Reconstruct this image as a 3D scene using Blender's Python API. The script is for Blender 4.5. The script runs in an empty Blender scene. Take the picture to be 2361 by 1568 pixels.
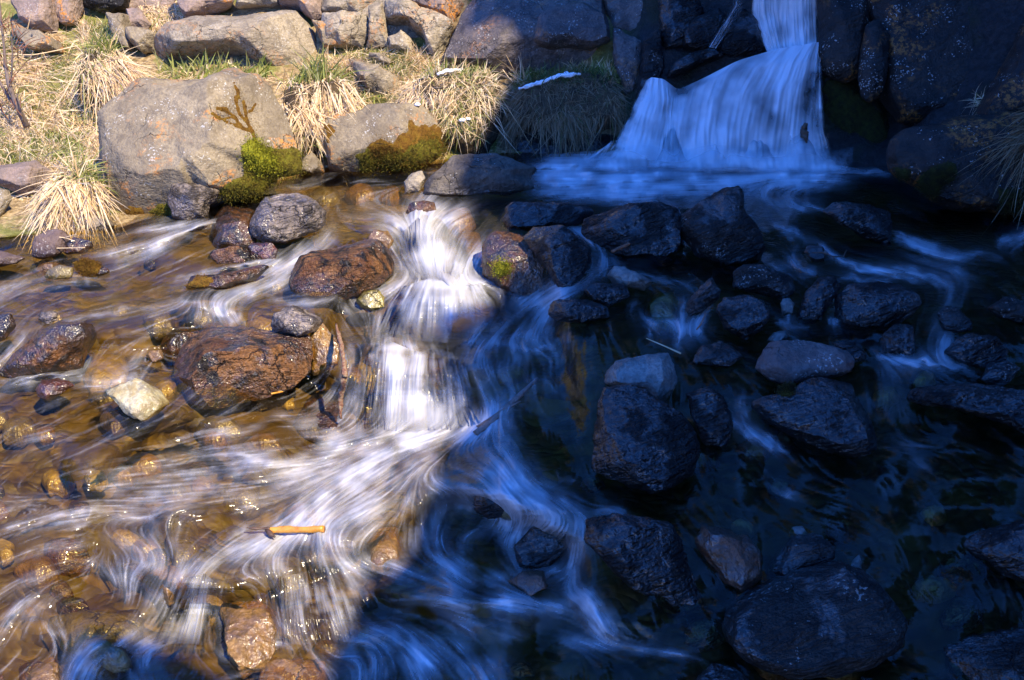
import bpy, bmesh, math, random
import numpy as np
from mathutils import Vector

random.seed(7)
RNG = np.random.default_rng(11)
SC = bpy.context.scene
COL = SC.collection

# ------------------------------------------------------------------ camera
CAMZ = 1.70
PITCH = math.radians(24.0)
TANH = 18.0 / 35.0
HALF = 1180.5
FWD = np.array([0, math.cos(PITCH), -math.sin(PITCH)])
UPV = np.array([0, math.sin(PITCH), math.cos(PITCH)])
RGT = np.array([1.0, 0, 0])
CAM = np.array([0, 0, CAMZ])

cam_data = bpy.data.cameras.new('camera')
cam = bpy.data.objects.new('camera', cam_data)
COL.objects.link(cam)
cam.location = (0, 0, CAMZ)
cam.rotation_euler = (math.radians(90) - PITCH, 0, 0)
cam_data.lens = 35.0
cam_data.sensor_width = 36.0
cam_data.clip_end = 600.0
cam_data.clip_start = 0.05
SC.camera = cam


def rays(px, py):
    px = np.asarray(px, float); py = np.asarray(py, float)
    xc = (px - 1180.5) / HALF * TANH
    yc = (784.0 - py) / HALF * TANH
    return xc[..., None] * RGT + yc[..., None] * UPV + FWD


def on_z(px, py, z):
    d = rays(px, py)
    t = (np.asarray(z, float) - CAMZ) / d[..., 2]
    return CAM + d * t[..., None]


def on_y(px, py, y):
    d = rays(px, py)
    t = np.asarray(y, float) / d[..., 1]
    return CAM + d * t[..., None]


def at_depth(px, py, dep):
    return CAM + rays(px, py) * np.asarray(dep, float)[..., None]


def to_px(P):
    q = P - CAM
    f = q @ FWD
    return (q @ RGT) / f / TANH * HALF + 1180.5, 784.0 - (q @ UPV) / f / TANH * HALF


# ------------------------------------------------------------------ noise
def _hash(ix, iy, iz, seed):
    h = (ix.astype(np.uint32) * np.uint32(374761393) + iy.astype(np.uint32) * np.uint32(668265263)
         + iz.astype(np.uint32) * np.uint32(2147483647 - 58) + np.uint32((seed * 974634) & 0xffffffff))
    h = (h ^ (h >> np.uint32(13))) * np.uint32(1274126177)
    h = h ^ (h >> np.uint32(16))
    h = h * np.uint32(2246822519)
    h = h ^ (h >> np.uint32(15))
    return (h & np.uint32(0xffffff)).astype(np.float64) / 16777215.0


def vnoise(p, seed=0):
    f = np.floor(p); w = p - f
    w = w * w * w * (w * (w * 6 - 15) + 10)
    i = f.astype(np.int64)
    out = 0
    for dx in (0, 1):
        wx = w[:, 0] if dx else 1 - w[:, 0]
        for dy in (0, 1):
            wy = w[:, 1] if dy else 1 - w[:, 1]
            for dz in (0, 1):
                wz = w[:, 2] if dz else 1 - w[:, 2]
                out = out + wx * wy * wz * _hash(i[:, 0] + dx, i[:, 1] + dy, i[:, 2] + dz, seed)
    return out * 2 - 1


def fbm(p, seed=0, octv=4, gain=0.5):
    a = 1.0; s = 0; t = 0
    for k in range(octv):
        s = s + a * vnoise(p * (2.03 ** k) + 17.3 * k, seed + k)
        t += a; a *= gain
    return s / t


def ridged(p, seed=0, octv=3):
    a = 1.0; s = 0; t = 0
    for k in range(octv):
        s = s + a * (1 - np.abs(vnoise(p * (2.1 ** k) + 9.1 * k, seed + k)) * 2)
        t += a; a *= 0.5
    return s / t


def gblur(a, s):
    r = int(3 * s) + 1
    k = np.exp(-0.5 * (np.arange(-r, r + 1) / s) ** 2); k /= k.sum()
    b = np.apply_along_axis(lambda v: np.convolve(np.pad(v, r, mode='edge'), k, 'valid'), 0, a)
    return np.apply_along_axis(lambda v: np.convolve(np.pad(v, r, mode='edge'), k, 'valid'), 1, b)


# ------------------------------------------------------------------ mesh helpers
def mesh_np(name, verts, faces, mat=None, smooth=True, attrs=None, loc=None):
    """faces: (n,k) int array"""
    verts = np.asarray(verts, np.float64)
    faces = np.asarray(faces, np.int32)
    if loc is not None:
        verts = verts - np.asarray(loc)
    me = bpy.data.meshes.new(name)
    n, k = faces.shape
    me.vertices.add(len(verts)); me.loops.add(n * k); me.polygons.add(n)
    me.vertices.foreach_set('co', verts.astype(np.float32).ravel())
    me.loops.foreach_set('vertex_index', faces.ravel())
    me.polygons.foreach_set('loop_start', np.arange(0, n * k, k, dtype=np.int32))
    me.polygons.foreach_set('use_smooth', np.full(n, smooth, dtype=bool))
    for an, av in (attrs or {}).items():
        a = me.attributes.new(an, 'FLOAT', 'POINT')
        a.data.foreach_set('value', np.asarray(av, np.float32).ravel())
    me.update(calc_edges=True)
    if mat: me.materials.append(mat)
    o = bpy.data.objects.new(name, me)
    if loc is not None: o.location = tuple(loc)
    COL.objects.link(o)
    return o


def tag(o, label=None, cat=None, group=None, kind=None):
    if label: o['label'] = label
    if cat: o['category'] = cat
    if group: o['group'] = group
    if kind: o['kind'] = kind
    return o


def child(o, parent):
    o.parent = parent
    o.matrix_parent_inverse.identity()
    o.location = tuple(Vector(o.location) - Vector(parent.location))
    return o


def empty(name, loc):
    e = bpy.data.objects.new(name, None)
    e.location = tuple(loc); e.empty_display_size = 0.1
    COL.objects.link(e)
    return e


_ico = {}
def ico(sub):
    if sub not in _ico:
        bm = bmesh.new()
        bmesh.ops.create_icosphere(bm, subdivisions=sub, radius=1.0)
        v = np.array([x.co[:] for x in bm.verts]); f = np.array([[q.index for q in x.verts] for x in bm.faces])
        bm.free(); _ico[sub] = (v, f)
    return _ico[sub]


def grid_faces(r, c):
    i = np.arange(r * c).reshape(r, c)
    return np.stack([i[:-1, :-1], i[:-1, 1:], i[1:, 1:], i[1:, :-1]], -1).reshape(-1, 4)


def vnormals(v, f):
    n = np.zeros_like(v)
    fn = np.cross(v[f[:, 1]] - v[f[:, 0]], v[f[:, 2]] - v[f[:, 0]])
    for k in range(f.shape[1]): np.add.at(n, f[:, k], fn)
    return n / (np.linalg.norm(n, axis=1, keepdims=True) + 1e-12)


def in_poly(px, py, poly):
    poly = np.asarray(poly, float)
    c = np.zeros(px.shape, bool)
    j = len(poly) - 1
    for i in range(len(poly)):
        xi, yi = poly[i]; xj, yj = poly[j]
        cond = ((yi > py) != (yj > py)) & (px < (xj - xi) * (py - yi) / (yj - yi + 1e-9) + xi)
        c ^= cond; j = i
    return c


def poly_sdist(px, py, poly):
    """signed distance (positive inside) in picture units"""
    poly = np.asarray(poly, float)
    d = np.full(px.shape, 1e9)
    for i in range(len(poly)):
        a = poly[i - 1]; b = poly[i]
        ab = b - a
        t = np.clip(((px - a[0]) * ab[0] + (py - a[1]) * ab[1]) / (ab @ ab + 1e-9), 0, 1)
        d = np.minimum(d, np.hypot(px - a[0] - t * ab[0], py - a[1] - t * ab[1]))
    return np.where(in_poly(px, py, poly), d, -d)


# ------------------------------------------------------------------ node helpers
class NT:
    def __init__(s, name):
        s.m = bpy.data.materials.new(name); s.m.use_nodes = True
        s.t = s.m.node_tree; s.t.nodes.clear()
        s.out = s.n('ShaderNodeOutputMaterial')
    def n(s, t, **kw):
        x = s.t.nodes.new(t)
        for k, v in kw.items(): setattr(x, k, v)
        return x
    def l(s, a, b): s.t.links.new(a, b)
    def set(s, sock, v):
        if isinstance(v, bpy.types.NodeSocket): s.l(v, sock)
        elif isinstance(v, (tuple, list)) and len(v) == 3 and sock.type == 'RGBA': sock.default_value = (*v, 1)
        else: sock.default_value = v
    def math(s, op, a, b=0.0, clamp=False):
        x = s.n('ShaderNodeMath', operation=op, use_clamp=clamp); s.set(x.inputs[0], a); s.set(x.inputs[1], b); return x.outputs[0]
    def mix(s, fac, a, b, blend='MIX'):
        x = s.n('ShaderNodeMix', data_type='RGBA', blend_type=blend)
        s.set(x.inputs[0], fac); s.set(x.inputs[6], a); s.set(x.inputs[7], b); return x.outputs[2]
    def noise(s, vec, scale, detail=4, rough=0.55, dist=0.0, col=False):
        x = s.n('ShaderNodeTexNoise'); s.l(vec, x.inputs['Vector'])
        x.inputs['Scale'].default_value = scale; x.inputs['Detail'].default_value = detail
        x.inputs['Roughness'].default_value = rough; x.inputs['Distortion'].default_value = dist
        return x.outputs[1] if col else x.outputs[0]
    def voro(s, vec, scale, feature='F1', out=0):
        x = s.n('ShaderNodeTexVoronoi', feature=feature); s.l(vec, x.inputs['Vector']); x.inputs['Scale'].default_value = scale
        return x.outputs[out]
    def rng(s, v, a, b, c=0.0, d=1.0, smooth=True):
        x = s.n('ShaderNodeMapRange', interpolation_type='SMOOTHSTEP' if smooth else 'LINEAR')
        s.set(x.inputs[0], v)
        for k, q in enumerate((a, b, c, d)): s.set(x.inputs[1 + k], q)
        return x.outputs[0]
    def attr(s, nm): return s.n('ShaderNodeAttribute', attribute_name=nm).outputs['Fac']
    def bump(s, h, strength, dist, normal=None):
        x = s.n('ShaderNodeBump'); x.inputs['Strength'].default_value = strength; x.inputs['Distance'].default_value = dist
        s.l(h, x.inputs['Height'])
        if normal is not None: s.l(normal, x.inputs['Normal'])
        return x.outputs[0]
    def objvec(s, offset=True):
        v = s.n('ShaderNodeTexCoord').outputs['Object']
        if offset:
            r = s.n('ShaderNodeObjectInfo').outputs['Random']
            m = s.math('MULTIPLY', r, 37.0)
            a = s.n('ShaderNodeVectorMath', operation='ADD'); s.l(v, a.inputs[0])
            c = s.n('ShaderNodeCombineXYZ'); s.l(m, c.inputs[0]); s.l(m, c.inputs[1]); s.l(m, c.inputs[2])
            s.l(c.outputs[0], a.inputs[1]); v = a.outputs[0]
        return v
    def pbr(s, col, rough, normal=None, spec=0.5, coat=0.0, sss=0.0):
        b = s.n('ShaderNodeBsdfPrincipled')
        s.set(b.inputs['Base Color'], col); s.set(b.inputs['Roughness'], rough)
        s.set(b.inputs['Specular IOR Level'], spec)
        if coat:
            s.set(b.inputs['Coat Weight'], coat); b.inputs['Coat Roughness'].default_value = 0.12
        if normal is not None:
            s.l(normal, b.inputs['Normal'])
        return b


def rock_mat(name, base, alt, dark, rough=0.75, wet=0.0, lichen=0.0, speck=0.15, mottling=0.5, strata=0.0,
             sc=1.0, spec=0.5, bump=0.6, streak=(1, 1, 1)):
    t = NT(name)
    v = t.objvec()
    mp = t.n('ShaderNodeMapping'); t.l(v, mp.inputs[0]); mp.inputs['Scale'].default_value = streak
    mp.inputs['Rotation'].default_value = (0.5, 0.35, 0.6)
    vs = mp.outputs[0]
    big = t.noise(vs, 2.6 * sc, 5, 0.6, 0.6)
    mid = t.noise(vs, 11 * sc, 6, 0.65, 0.4)
    fine = t.noise(v, 60 * sc, 2, 0.6)
    grain = t.noise(v, 130, 1, 0.5)
    c = t.mix(t.rng(big, 0.38, 0.62), base, alt)
    c = t.mix(t.math('MULTIPLY', t.rng(mid, 0.47, 0.60), mottling), c, dark)
    c = t.mix(t.math('MULTIPLY', t.rng(t.noise(vs, 24 * sc, 5, 0.7, 0.5), 0.5, 0.62), 0.55 * mottling), c, dark)
    c = t.mix(t.math('MULTIPLY', t.rng(fine, 0.42, 0.62), 0.55), c, t.mix(0.6, c, dark))
    if speck:
        sp = t.rng(t.math('MULTIPLY', t.noise(v, 75, 2, 0.5), t.rng(t.noise(v, 7, 3), 0.4, 0.65, 0.8, 1.12)), 0.66, 0.7)
        c = t.mix(t.math('MULTIPLY', sp, speck), c, (0.5, 0.5, 0.47))
    if lichen:
        ln = t.math('MULTIPLY', t.rng(t.noise(v, 3.0, 4, 0.6, 0.5), 0.52, 0.62), t.rng(t.noise(v, 42, 5, 0.7), 0.47, 0.56))
        c = t.mix(t.math('MULTIPLY', ln, lichen), c, (0.55, 0.22, 0.035))
    # fine cracks
    wv = t.n('ShaderNodeVectorMath', operation='MULTIPLY_ADD')
    t.l(t.noise(v, 6, 4, 0.6, col=True), wv.inputs[0]); wv.inputs[1].default_value = (0.22, 0.22, 0.22); t.l(vs, wv.inputs[2])
    ed = t.voro(wv.outputs[0], 3.4 * sc, 'DISTANCE_TO_EDGE', 0)
    crack = t.math('MULTIPLY', t.rng(ed, 0.0, 0.016, 1.0, 0.0), t.rng(t.noise(v, 3.0, 2), 0.50, 0.57))
    c = t.mix(t.math('MULTIPLY', crack, 0.75), c, (0.015, 0.014, 0.013))
    wa = t.attr('wet')
    wetv = t.math('MAXIMUM', wa, t.rng(t.noise(v, 4.5, 4, 0.6), 0.68 - 0.5 * wet, 0.76 - 0.5 * wet)) if wet else wa
    c = t.mix(t.math('MULTIPLY', wetv, 0.55), c, t.mix(1.0, c, (0.34, 0.28, 0.24), 'MULTIPLY'))
    h = t.math('ADD', t.math('MULTIPLY', mid, 0.55), t.math('MULTIPLY', fine, 0.28))
    h = t.math('ADD', h, t.math('MULTIPLY', grain, 0.05))
    h = t.math('SUBTRACT', h, t.math('MULTIPLY', crack, 0.4))
    if strata:
        m2 = t.n('ShaderNodeMapping'); t.l(vs, m2.inputs[0]); m2.inputs['Scale'].default_value = (1, 1.3, 5.5)
        h = t.math('ADD', h, t.math('MULTIPLY', t.noise(m2.outputs[0], 7 * sc, 3, 0.6, 0.8), 1.1 * strata))
    nb = t.bump(h, bump, 0.05)
    hc = t.math('ADD', t.math('MULTIPLY', t.noise(vs, 10, 1.5, 0.5, 0.4), 2.0), t.noise(vs, 30, 1, 0.5, 0.6))
    nbc = t.bump(hc, 1.0, 0.015)
    rg = t.math('ADD', t.math('MULTIPLY', wetv, 0.38 - rough), t.math('ADD', rough, t.math('MULTIPLY', t.math('SUBTRACT', mid, 0.5), 0.2)))
    b = t.pbr(c, rg, nb, spec)
    if wet > .2:
        t.set(b.inputs['Coat Weight'], t.math('MULTIPLY', wetv, 0.55)); b.inputs['Coat Roughness'].default_value = 0.17; t.l(nbc, b.inputs['Coat Normal'])
    t.set(b.inputs['Specular IOR Level'], t.math('ADD', 0.3, t.math('MULTIPLY', wetv, spec)))
    t.l(b.outputs[0], t.out.inputs[0])
    return t.m


M = {}
M['grey'] = rock_mat('grey_stone', (0.29, 0.24, 0.155), (0.20, 0.165, 0.11), (0.10, 0.08, 0.058), 0.8, lichen=0.7, speck=0.6, mottling=0.45)
M['midgrey'] = rock_mat('speckled_dark_grey_stone', (0.13, 0.11, 0.085), (0.085, 0.072, 0.058), (0.03, 0.026, 0.022), 0.7, wet=0.12, speck=0.7, strata=0.4)
M['greylight'] = rock_mat('pale_grey_stone', (0.36, 0.305, 0.215), (0.25, 0.21, 0.15), (0.10, 0.083, 0.06), 0.8, lichen=0.35, speck=0.4, mottling=0.5, strata=0.5)
M['orange'] = rock_mat('lichen_stone', (0.30, 0.22, 0.17), (0.22, 0.165, 0.14), (0.11, 0.09, 0.08), 0.85, lichen=1.0, speck=0.3)
M['slate'] = rock_mat('cliff_slate', (0.15, 0.125, 0.11), (0.10, 0.085, 0.078), (0.035, 0.031, 0.03), 0.55, wet=0.12, lichen=0.25, speck=0.5, strata=0.5)
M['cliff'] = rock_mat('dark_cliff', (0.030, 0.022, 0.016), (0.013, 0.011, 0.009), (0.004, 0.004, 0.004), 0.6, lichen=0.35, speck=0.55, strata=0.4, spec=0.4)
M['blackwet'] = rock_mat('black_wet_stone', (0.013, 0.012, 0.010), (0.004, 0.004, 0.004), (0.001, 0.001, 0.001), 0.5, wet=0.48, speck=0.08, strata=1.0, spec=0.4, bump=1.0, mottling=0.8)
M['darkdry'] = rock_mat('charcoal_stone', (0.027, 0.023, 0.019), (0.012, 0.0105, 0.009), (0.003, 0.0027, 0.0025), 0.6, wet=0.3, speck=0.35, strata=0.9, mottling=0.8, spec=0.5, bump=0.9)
M['greywet'] = rock_mat('wet_grey_stone', (0.30, 0.25, 0.21), (0.18, 0.15, 0.13), (0.03, 0.025, 0.022), 0.5, wet=0.35, mottling=0.9, speck=0.2, strata=0.8, spec=0.7, bump=1.0)
M['brown'] = rock_mat('wet_brown_stone', (0.20, 0.093, 0.030), (0.09, 0.032, 0.010), (0.010, 0.007, 0.005), 0.45, wet=0.35, speck=0.1, mottling=1.0, spec=0.55, strata=0.5, bump=1.0, streak=(1, 2.0, 1))
M['redbrown'] = rock_mat('wet_red_stone', (0.19, 0.045, 0.011), (0.09, 0.026, 0.009), (0.03, 0.016, 0.012), 0.4, wet=0.5, speck=0.05, mottling=0.8, spec=0.8, bump=0.9)
M['blackbrown'] = rock_mat('wet_black_brown_stone', (0.16, 0.066, 0.018), (0.06, 0.027, 0.010), (0.008, 0.006, 0.005), 0.4, wet=0.5, speck=0.1, mottling=0.9, spec=0.55, bump=1.0)
M['yellow'] = rock_mat('wet_yellow_stone', (0.55, 0.41, 0.10), (0.42, 0.30, 0.08), (0.16, 0.10, 0.03), 0.4, wet=0.35, speck=0.1, mottling=0.5, spec=0.6)
M['gold'] = rock_mat('wet_golden_stone', (0.36, 0.19, 0.022), (0.24, 0.12, 0.018), (0.07, 0.035, 0.01), 0.4, wet=0.45, speck=0.06, mottling=0.6, spec=0.6)
M['yolive'] = rock_mat('wet_yellow_green_stone', (0.40, 0.34, 0.05), (0.27, 0.23, 0.04), (0.10, 0.08, 0.02), 0.4, wet=0.4, speck=0.06, mottling=0.6, spec=0.6)
M['amber'] = rock_mat('amber_stone', (0.36, 0.20, 0.05), (0.26, 0.15, 0.05), (0.10, 0.06, 0.025), 0.4, wet=0.4, speck=0.1, mottling=0.6, spec=0.5)
M['olive'] = rock_mat('olive_stone', (0.27, 0.21, 0.06), (0.18, 0.14, 0.05), (0.07, 0.055, 0.03), 0.5, wet=0.4, speck=0.1, mottling=0.6, spec=0.5)
M['white'] = rock_mat('greenish_white_stone', (0.46, 0.40, 0.17), (0.42, 0.40, 0.28), (0.22, 0.14, 0.03), 0.45, wet=0.3, speck=0.0, mottling=0.5, spec=0.5)
M['pale'] = rock_mat('pale_blue_stone', (0.21, 0.215, 0.20), (0.15, 0.155, 0.145), (0.06, 0.055, 0.045), 0.6, wet=0.1, speck=0.1, mottling=0.5)
M['pink'] = rock_mat('pinkish_stone', (0.17, 0.125, 0.11), (0.11, 0.075, 0.066), (0.07, 0.045, 0.04), 0.7, speck=0.45, mottling=0.5)
M['rust'] = rock_mat('rusty_stone', (0.12, 0.05, 0.025), (0.075, 0.04, 0.02), (0.03, 0.02, 0.015), 0.5, wet=0.3, speck=0.05)


def simple_mat(name, ramp, rough=0.7, bumpsc=60, bumpst=0.5, bdist=0.01, scale=20, sss=False, spec=0.3):
    t = NT(name); v = t.objvec()
    nz = t.noise(v, scale, 5, 0.65)
    c = ramp[0]
    for k in range(1, len(ramp)):
        c = t.mix(t.rng(nz, 0.25 + 0.5 * (k - 1) / len(ramp), 0.35 + 0.5 * k / len(ramp)), c, ramp[k])
    nb = t.bump(t.noise(v, bumpsc, 5, 0.7), bumpst, bdist)
    b = t.pbr(c, rough, nb, spec)
    t.l(b.outputs[0], t.out.inputs[0])
    return t.m


M['moss'] = simple_mat('moss', [(0.05, 0.045, 0.006), (0.15, 0.115, 0.010), (0.21, 0.20, 0.016)], 0.95, 170, 1.0, 0.02, 26)
M['mossbright'] = simple_mat('bright_moss', [(0.13, 0.13, 0.008), (0.31, 0.31, 0.012), (0.38, 0.38, 0.03)], 0.95, 170, 1.0, 0.015, 40)
M['mossbrown'] = simple_mat('brown_moss', [(0.09, 0.045, 0.006), (0.21, 0.10, 0.010), (0.25, 0.15, 0.014)], 0.95, 170, 1.0, 0.02, 26)
M['mossdark'] = simple_mat('dark_moss', [(0.010, 0.010, 0.003), (0.035, 0.034, 0.005), (0.06, 0.062, 0.007)], 0.95, 170, 1.0, 0.02, 26)
M['snow'] = simple_mat('snow', [(0.82, 0.84, 0.86), (0.88, 0.9, 0.92)], 0.6, 90, 0.5, 0.01)
M['earth'] = simple_mat('earth', [(0.02, 0.015, 0.009), (0.07, 0.048, 0.025), (0.12, 0.085, 0.045)], 0.95, 120, 0.9, 0.02, 14)
M['bark'] = simple_mat('grey_bark', [(0.10, 0.07, 0.055), (0.19, 0.15, 0.13)], 0.8, 150, 0.6, 0.004, 40)
M['twigred'] = simple_mat('red_twig', [(0.16, 0.06, 0.035), (0.25, 0.12, 0.07)], 0.7, 150, 0.4, 0.003, 60)
M['stickorange'] = simple_mat('peeled_orange_wood', [(0.34, 0.13, 0.02), (0.58, 0.25, 0.03), (0.62, 0.29, 0.04)], 0.35, 110, 0.4, 0.003, 30, spec=0.6)
M['stickdark'] = simple_mat('dark_wood', [(0.03, 0.018, 0.012), (0.10, 0.055, 0.03)], 0.5, 110, 0.6, 0.004, 50, spec=0.5)
M['lichenstick'] = simple_mat('lichen_covered_wood', [(0.09, 0.035, 0.02), (0.26, 0.12, 0.07), (0.36, 0.28, 0.16)], 0.7, 90, 1.0, 0.01, 70)
M['strawstick'] = simple_mat('straw', [(0.55, 0.40, 0.20), (0.65, 0.5, 0.3)], 0.6, 110, 0.3, 0.002, 30)


def blade_mat(name, straw1, straw2, green1, green2):
    t = NT(name)
    g = t.attr('green'); r = t.attr('rnd')
    c = t.mix(g, t.mix(r, straw1, straw2), t.mix(r, green1, green2))
    d = t.pbr(c, 0.55, None, 0.35)
    tr = t.n('ShaderNodeBsdfTranslucent'); t.set(tr.inputs[0], c)
    mx = t.n('ShaderNodeMixShader'); mx.inputs[0].default_value = 0.3
    t.l(d.outputs[0], mx.inputs[1]); t.l(tr.outputs[0], mx.inputs[2]); t.l(mx.outputs[0], t.out.inputs[0])
    return t.m


M['bladedark'] = blade_mat('shaded_grass_blades', (0.13, 0.085, 0.04), (0.34, 0.25, 0.14), (0.03, 0.06, 0.008), (0.09, 0.13, 0.02))  # grass colours darkened for the mounds standing in shade
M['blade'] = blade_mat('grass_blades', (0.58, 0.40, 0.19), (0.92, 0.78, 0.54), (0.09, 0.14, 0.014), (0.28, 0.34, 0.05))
# ------------------------------------------------------------------ stream level (control points: picture x, y, height)
ZC = np.array([
 (-500,560,-.06),(0,540,-.06),(300,530,-.05),(480,515,-.035),(700,480,-.02),(900,470,-.01),(1000,495,-.03),(1000,560,-.08),(1000,640,-.14),(1020,700,-.17),
 (1000,770,-.22),(920,800,-.24),(950,890,-.35),(950,990,-.46),(800,1000,-.46),(1100,800,-.24),(1150,900,-.30),(1200,1000,-.40),
 (0,700,-.10),(-500,720,-.10),(300,700,-.12),(600,620,-.08),(600,700,-.14),(0,850,-.20),(-500,900,-.22),(300,880,-.24),(500,860,-.25),(200,980,-.30),(600,960,-.38),(400,1100,-.45),
 (0,1100,-.40),(0,1250,-.46),(-500,1250,-.46),(400,1250,-.50),(800,1150,-.50),(600,1290,-.55),(0,1400,-.55),(250,1390,-.60),(430,1490,-.73),(700,1400,-.66),
 (700,1500,-.75),(1000,1300,-.62),(900,1480,-.75),(1200,1350,-.66),(1300,1500,-.72),(1500,620,-.06),(1800,600,-.06),(2200,560,-.05),
 (2900,600,-.05),(1500,750,-.15),(1650,770,-.17),(2000,780,-.17),(2250,840,-.20),(2200,700,-.12),(1500,850,-.22),(1500,1000,-.35),
 (1750,1000,-.35),(2200,1000,-.32),(2900,1000,-.3),(1400,1150,-.45),(1700,1200,-.50),(2200,1200,-.48),(2900,1200,-.48),(1500,1400,-.65),(2200,1450,-.65),
 (1800,1560,-.75),(920,828,-.255),(980,828,-.255),(1040,828,-.26),(900,945,-.45),(960,945,-.45),(1030,945,-.45),(0,1560,-.73),(-500,1560,-.73),(2900,1560,-.72),(0,1800,-.85),(1200,1800,-.85),(2400,1800,-.85),
 (1000,430,0),(1200,420,0),(1500,420,0),(1800,440,0),(2100,480,-.01),(1300,480,-.02),(1600,500,-.03),(1900,510,-.03),(2300,520,-.03),
 (1100,330,0),(1500,330,0),(1900,330,0),(2300,380,0),(700,330,0),(300,400,-.02),(-300,420,-.05)], float)

# smooth fall of the level down both sides, away from the mid stream ledges
_ry = [480, 560, 620, 700, 750, 850, 980, 1100, 1250, 1400, 1560, 1800]
_rz = [-.02, -.05, -.065, -.105, -.145, -.21, -.325, -.415, -.51, -.63, -.74, -.86]; _lz = [-.03, -.06, -.08, -.105, -.13, -.20, -.29, -.39, -.475, -.575, -.73, -.86]
ZC = ZC[(ZC[:, 0] < 1460) & (ZC[:, 0] > 10) | (ZC[:, 1] < 470)]
ZC = np.concatenate([ZC] + [np.array([[x, y, np.interp(y, _ry, zz)] for y in np.arange(500, 1821, 40.0)]) for xs, zz in (((1520, 1640, 1760, 1880, 2000, 2120, 2240, 2360, 2480, 2640, 2800, 3000), _rz), ((-600, -480, -360, -240, -120, 0), _lz)) for x in xs])
_gx = np.arange(-700, 3061, 12.0); _gy = np.arange(300, 1861, 12.0)
def _zgrid():
    X, Y = np.meshgrid(_gx, _gy)
    num = np.zeros_like(X); den = np.zeros_like(X)
    for x, y, z in ZC:
        d2 = ((X - x) / 1.5) ** 2 + (Y - y) ** 2
        w = np.exp(-d2 / (2 * 48.0 ** 2)) + 2e-4 / (1 + d2 / 1e4) ** 2
        num += w * z; den += w
    return num / den
ZG = _zgrid()
# standing waves and domes of water: x, y, rx, ry, dz
for x, y, rx, ry, dz in [(1020,668,110,40,.05),(480,700,60,20,.035),(430,1180,60,25,.02),(850,1462,50,22,.05),(300,1480,120,25,.03),
                         (850,797,90,22,.03),(1120,745,60,30,.03),(1090,840,40,30,.03),(380,1205,30,30,.02),(1250,1165,80,30,.03),(1360,1380,40,40,.03),
                         (1050,1385,110,22,.04),(1650,372,260,9,.03),(230,790,40,40,.015),(130,862,70,14,.02)]:
    X, Y = np.meshgrid(_gx, _gy)
    ZG += dz * np.exp(-((X - x) / rx) ** 2 - ((Y - y) / ry) ** 2)


def bil(G, fx, fy):
    fx = np.clip(fx, 0, G.shape[1] - 1.001); fy = np.clip(fy, 0, G.shape[0] - 1.001)
    ix = fx.astype(int); iy = fy.astype(int); a = fx - ix; b = fy - iy
    return (G[iy, ix] * (1 - a) * (1 - b) + G[iy, ix + 1] * a * (1 - b) + G[iy + 1, ix] * (1 - a) * b + G[iy + 1, ix + 1] * a * b)


def zwat(px, py):
    px = np.asarray(px, float); py = np.asarray(py, float)
    return bil(ZG, (px - _gx[0]) / 12.0, (py - _gy[0]) / 12.0)


def wpt(px, py, dz=0.0):
    return on_z(px, py, zwat(px, py) + dz)


# ------------------------------------------------------------------ banks
YW = np.array([(-900,640),(-300,580),(0,545),(90,538),(160,526),(270,520),(330,500),(480,470),(600,430),(700,392),(760,386),(960,374),(1050,364),(1160,354),(1290,346),
               (1400,352),(1500,366),(1900,376),(2050,396),(2150,452),(2300,486),(2361,492),(3200,560)], float)
CB = np.array([(-900,.0050),(0,.0052),(400,.0056),(600,.0048),(700,.0043),(1000,.0041),(1250,.0034),(1420,.0026),(1550,.0020),(2000,.0020),(2100,.0026),(2361,.002),(3200,.002)], float)
def yw(px): return np.interp(px, YW[:, 0], YW[:, 1])
def ywd(px): return wpt(px, yw(px))[..., 1]
def ybank(px, py):
    px = np.asarray(px, float); py = np.asarray(py, float)
    return ywd(px) + (yw(px) - py) * np.interp(px, CB[:, 0], CB[:, 1])
def bankpt(px, py): return on_y(px, py, ybank(px, py))
def surf(px, py):
    px = np.asarray(px, float); py = np.asarray(py, float)
    return np.where((py < yw(px))[..., None], bankpt(px, py), wpt(px, py))

# ------------------------------------------------------------------ flow strokes: points, half width, density
ST = []
def S(pts, w, d): ST.append((np.array(pts, float), w, d))
# plunge pool
S([(1900,388),(1650,384),(1400,384),(1270,390)],26,1.0); S([(1850,402),(1600,402),(1400,410),(1260,418)],20,.8); S([(1700,422),(1500,425),(1330,440)],16,.6)
S([(950,1160),(1000,1250),(1050,1330)],46,.32); S([(1150,1170),(1200,1260),(1230,1340)],38,.28); S([(1000,1440),(1080,1500),(1120,1570)],46,.34)
S([(1930,384),(1760,380),(1600,374),(1420,364)],18,1.0); S([(1900,386),(1600,380),(1400,372)],16,1.0); S([(1900,392),(1600,388),(1400,378),(1290,374)],24,.95)
S([(1800,412),(1500,412),(1260,402)],18,.75); S([(1720,432),(1450,438),(1250,432)],14,.6); S([(1500,392),(1350,396),(1245,402)],16,.6)
S([(1560,450),(1400,455),(1270,448)],8,.3); S([(1640,420),(1750,452),(1850,476)],9,.35); S([(1700,425),(1770,425),(1850,432)],8,.3)
S([(2050,398),(1980,396),(1900,392)],6,.4); S([(1290,372),(1230,380),(1180,384)],7,.25); S([(1845,480),(1895,482)],5,.5)
S([(1960,420),(1700,440),(1400,470)],40,.06)
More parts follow.
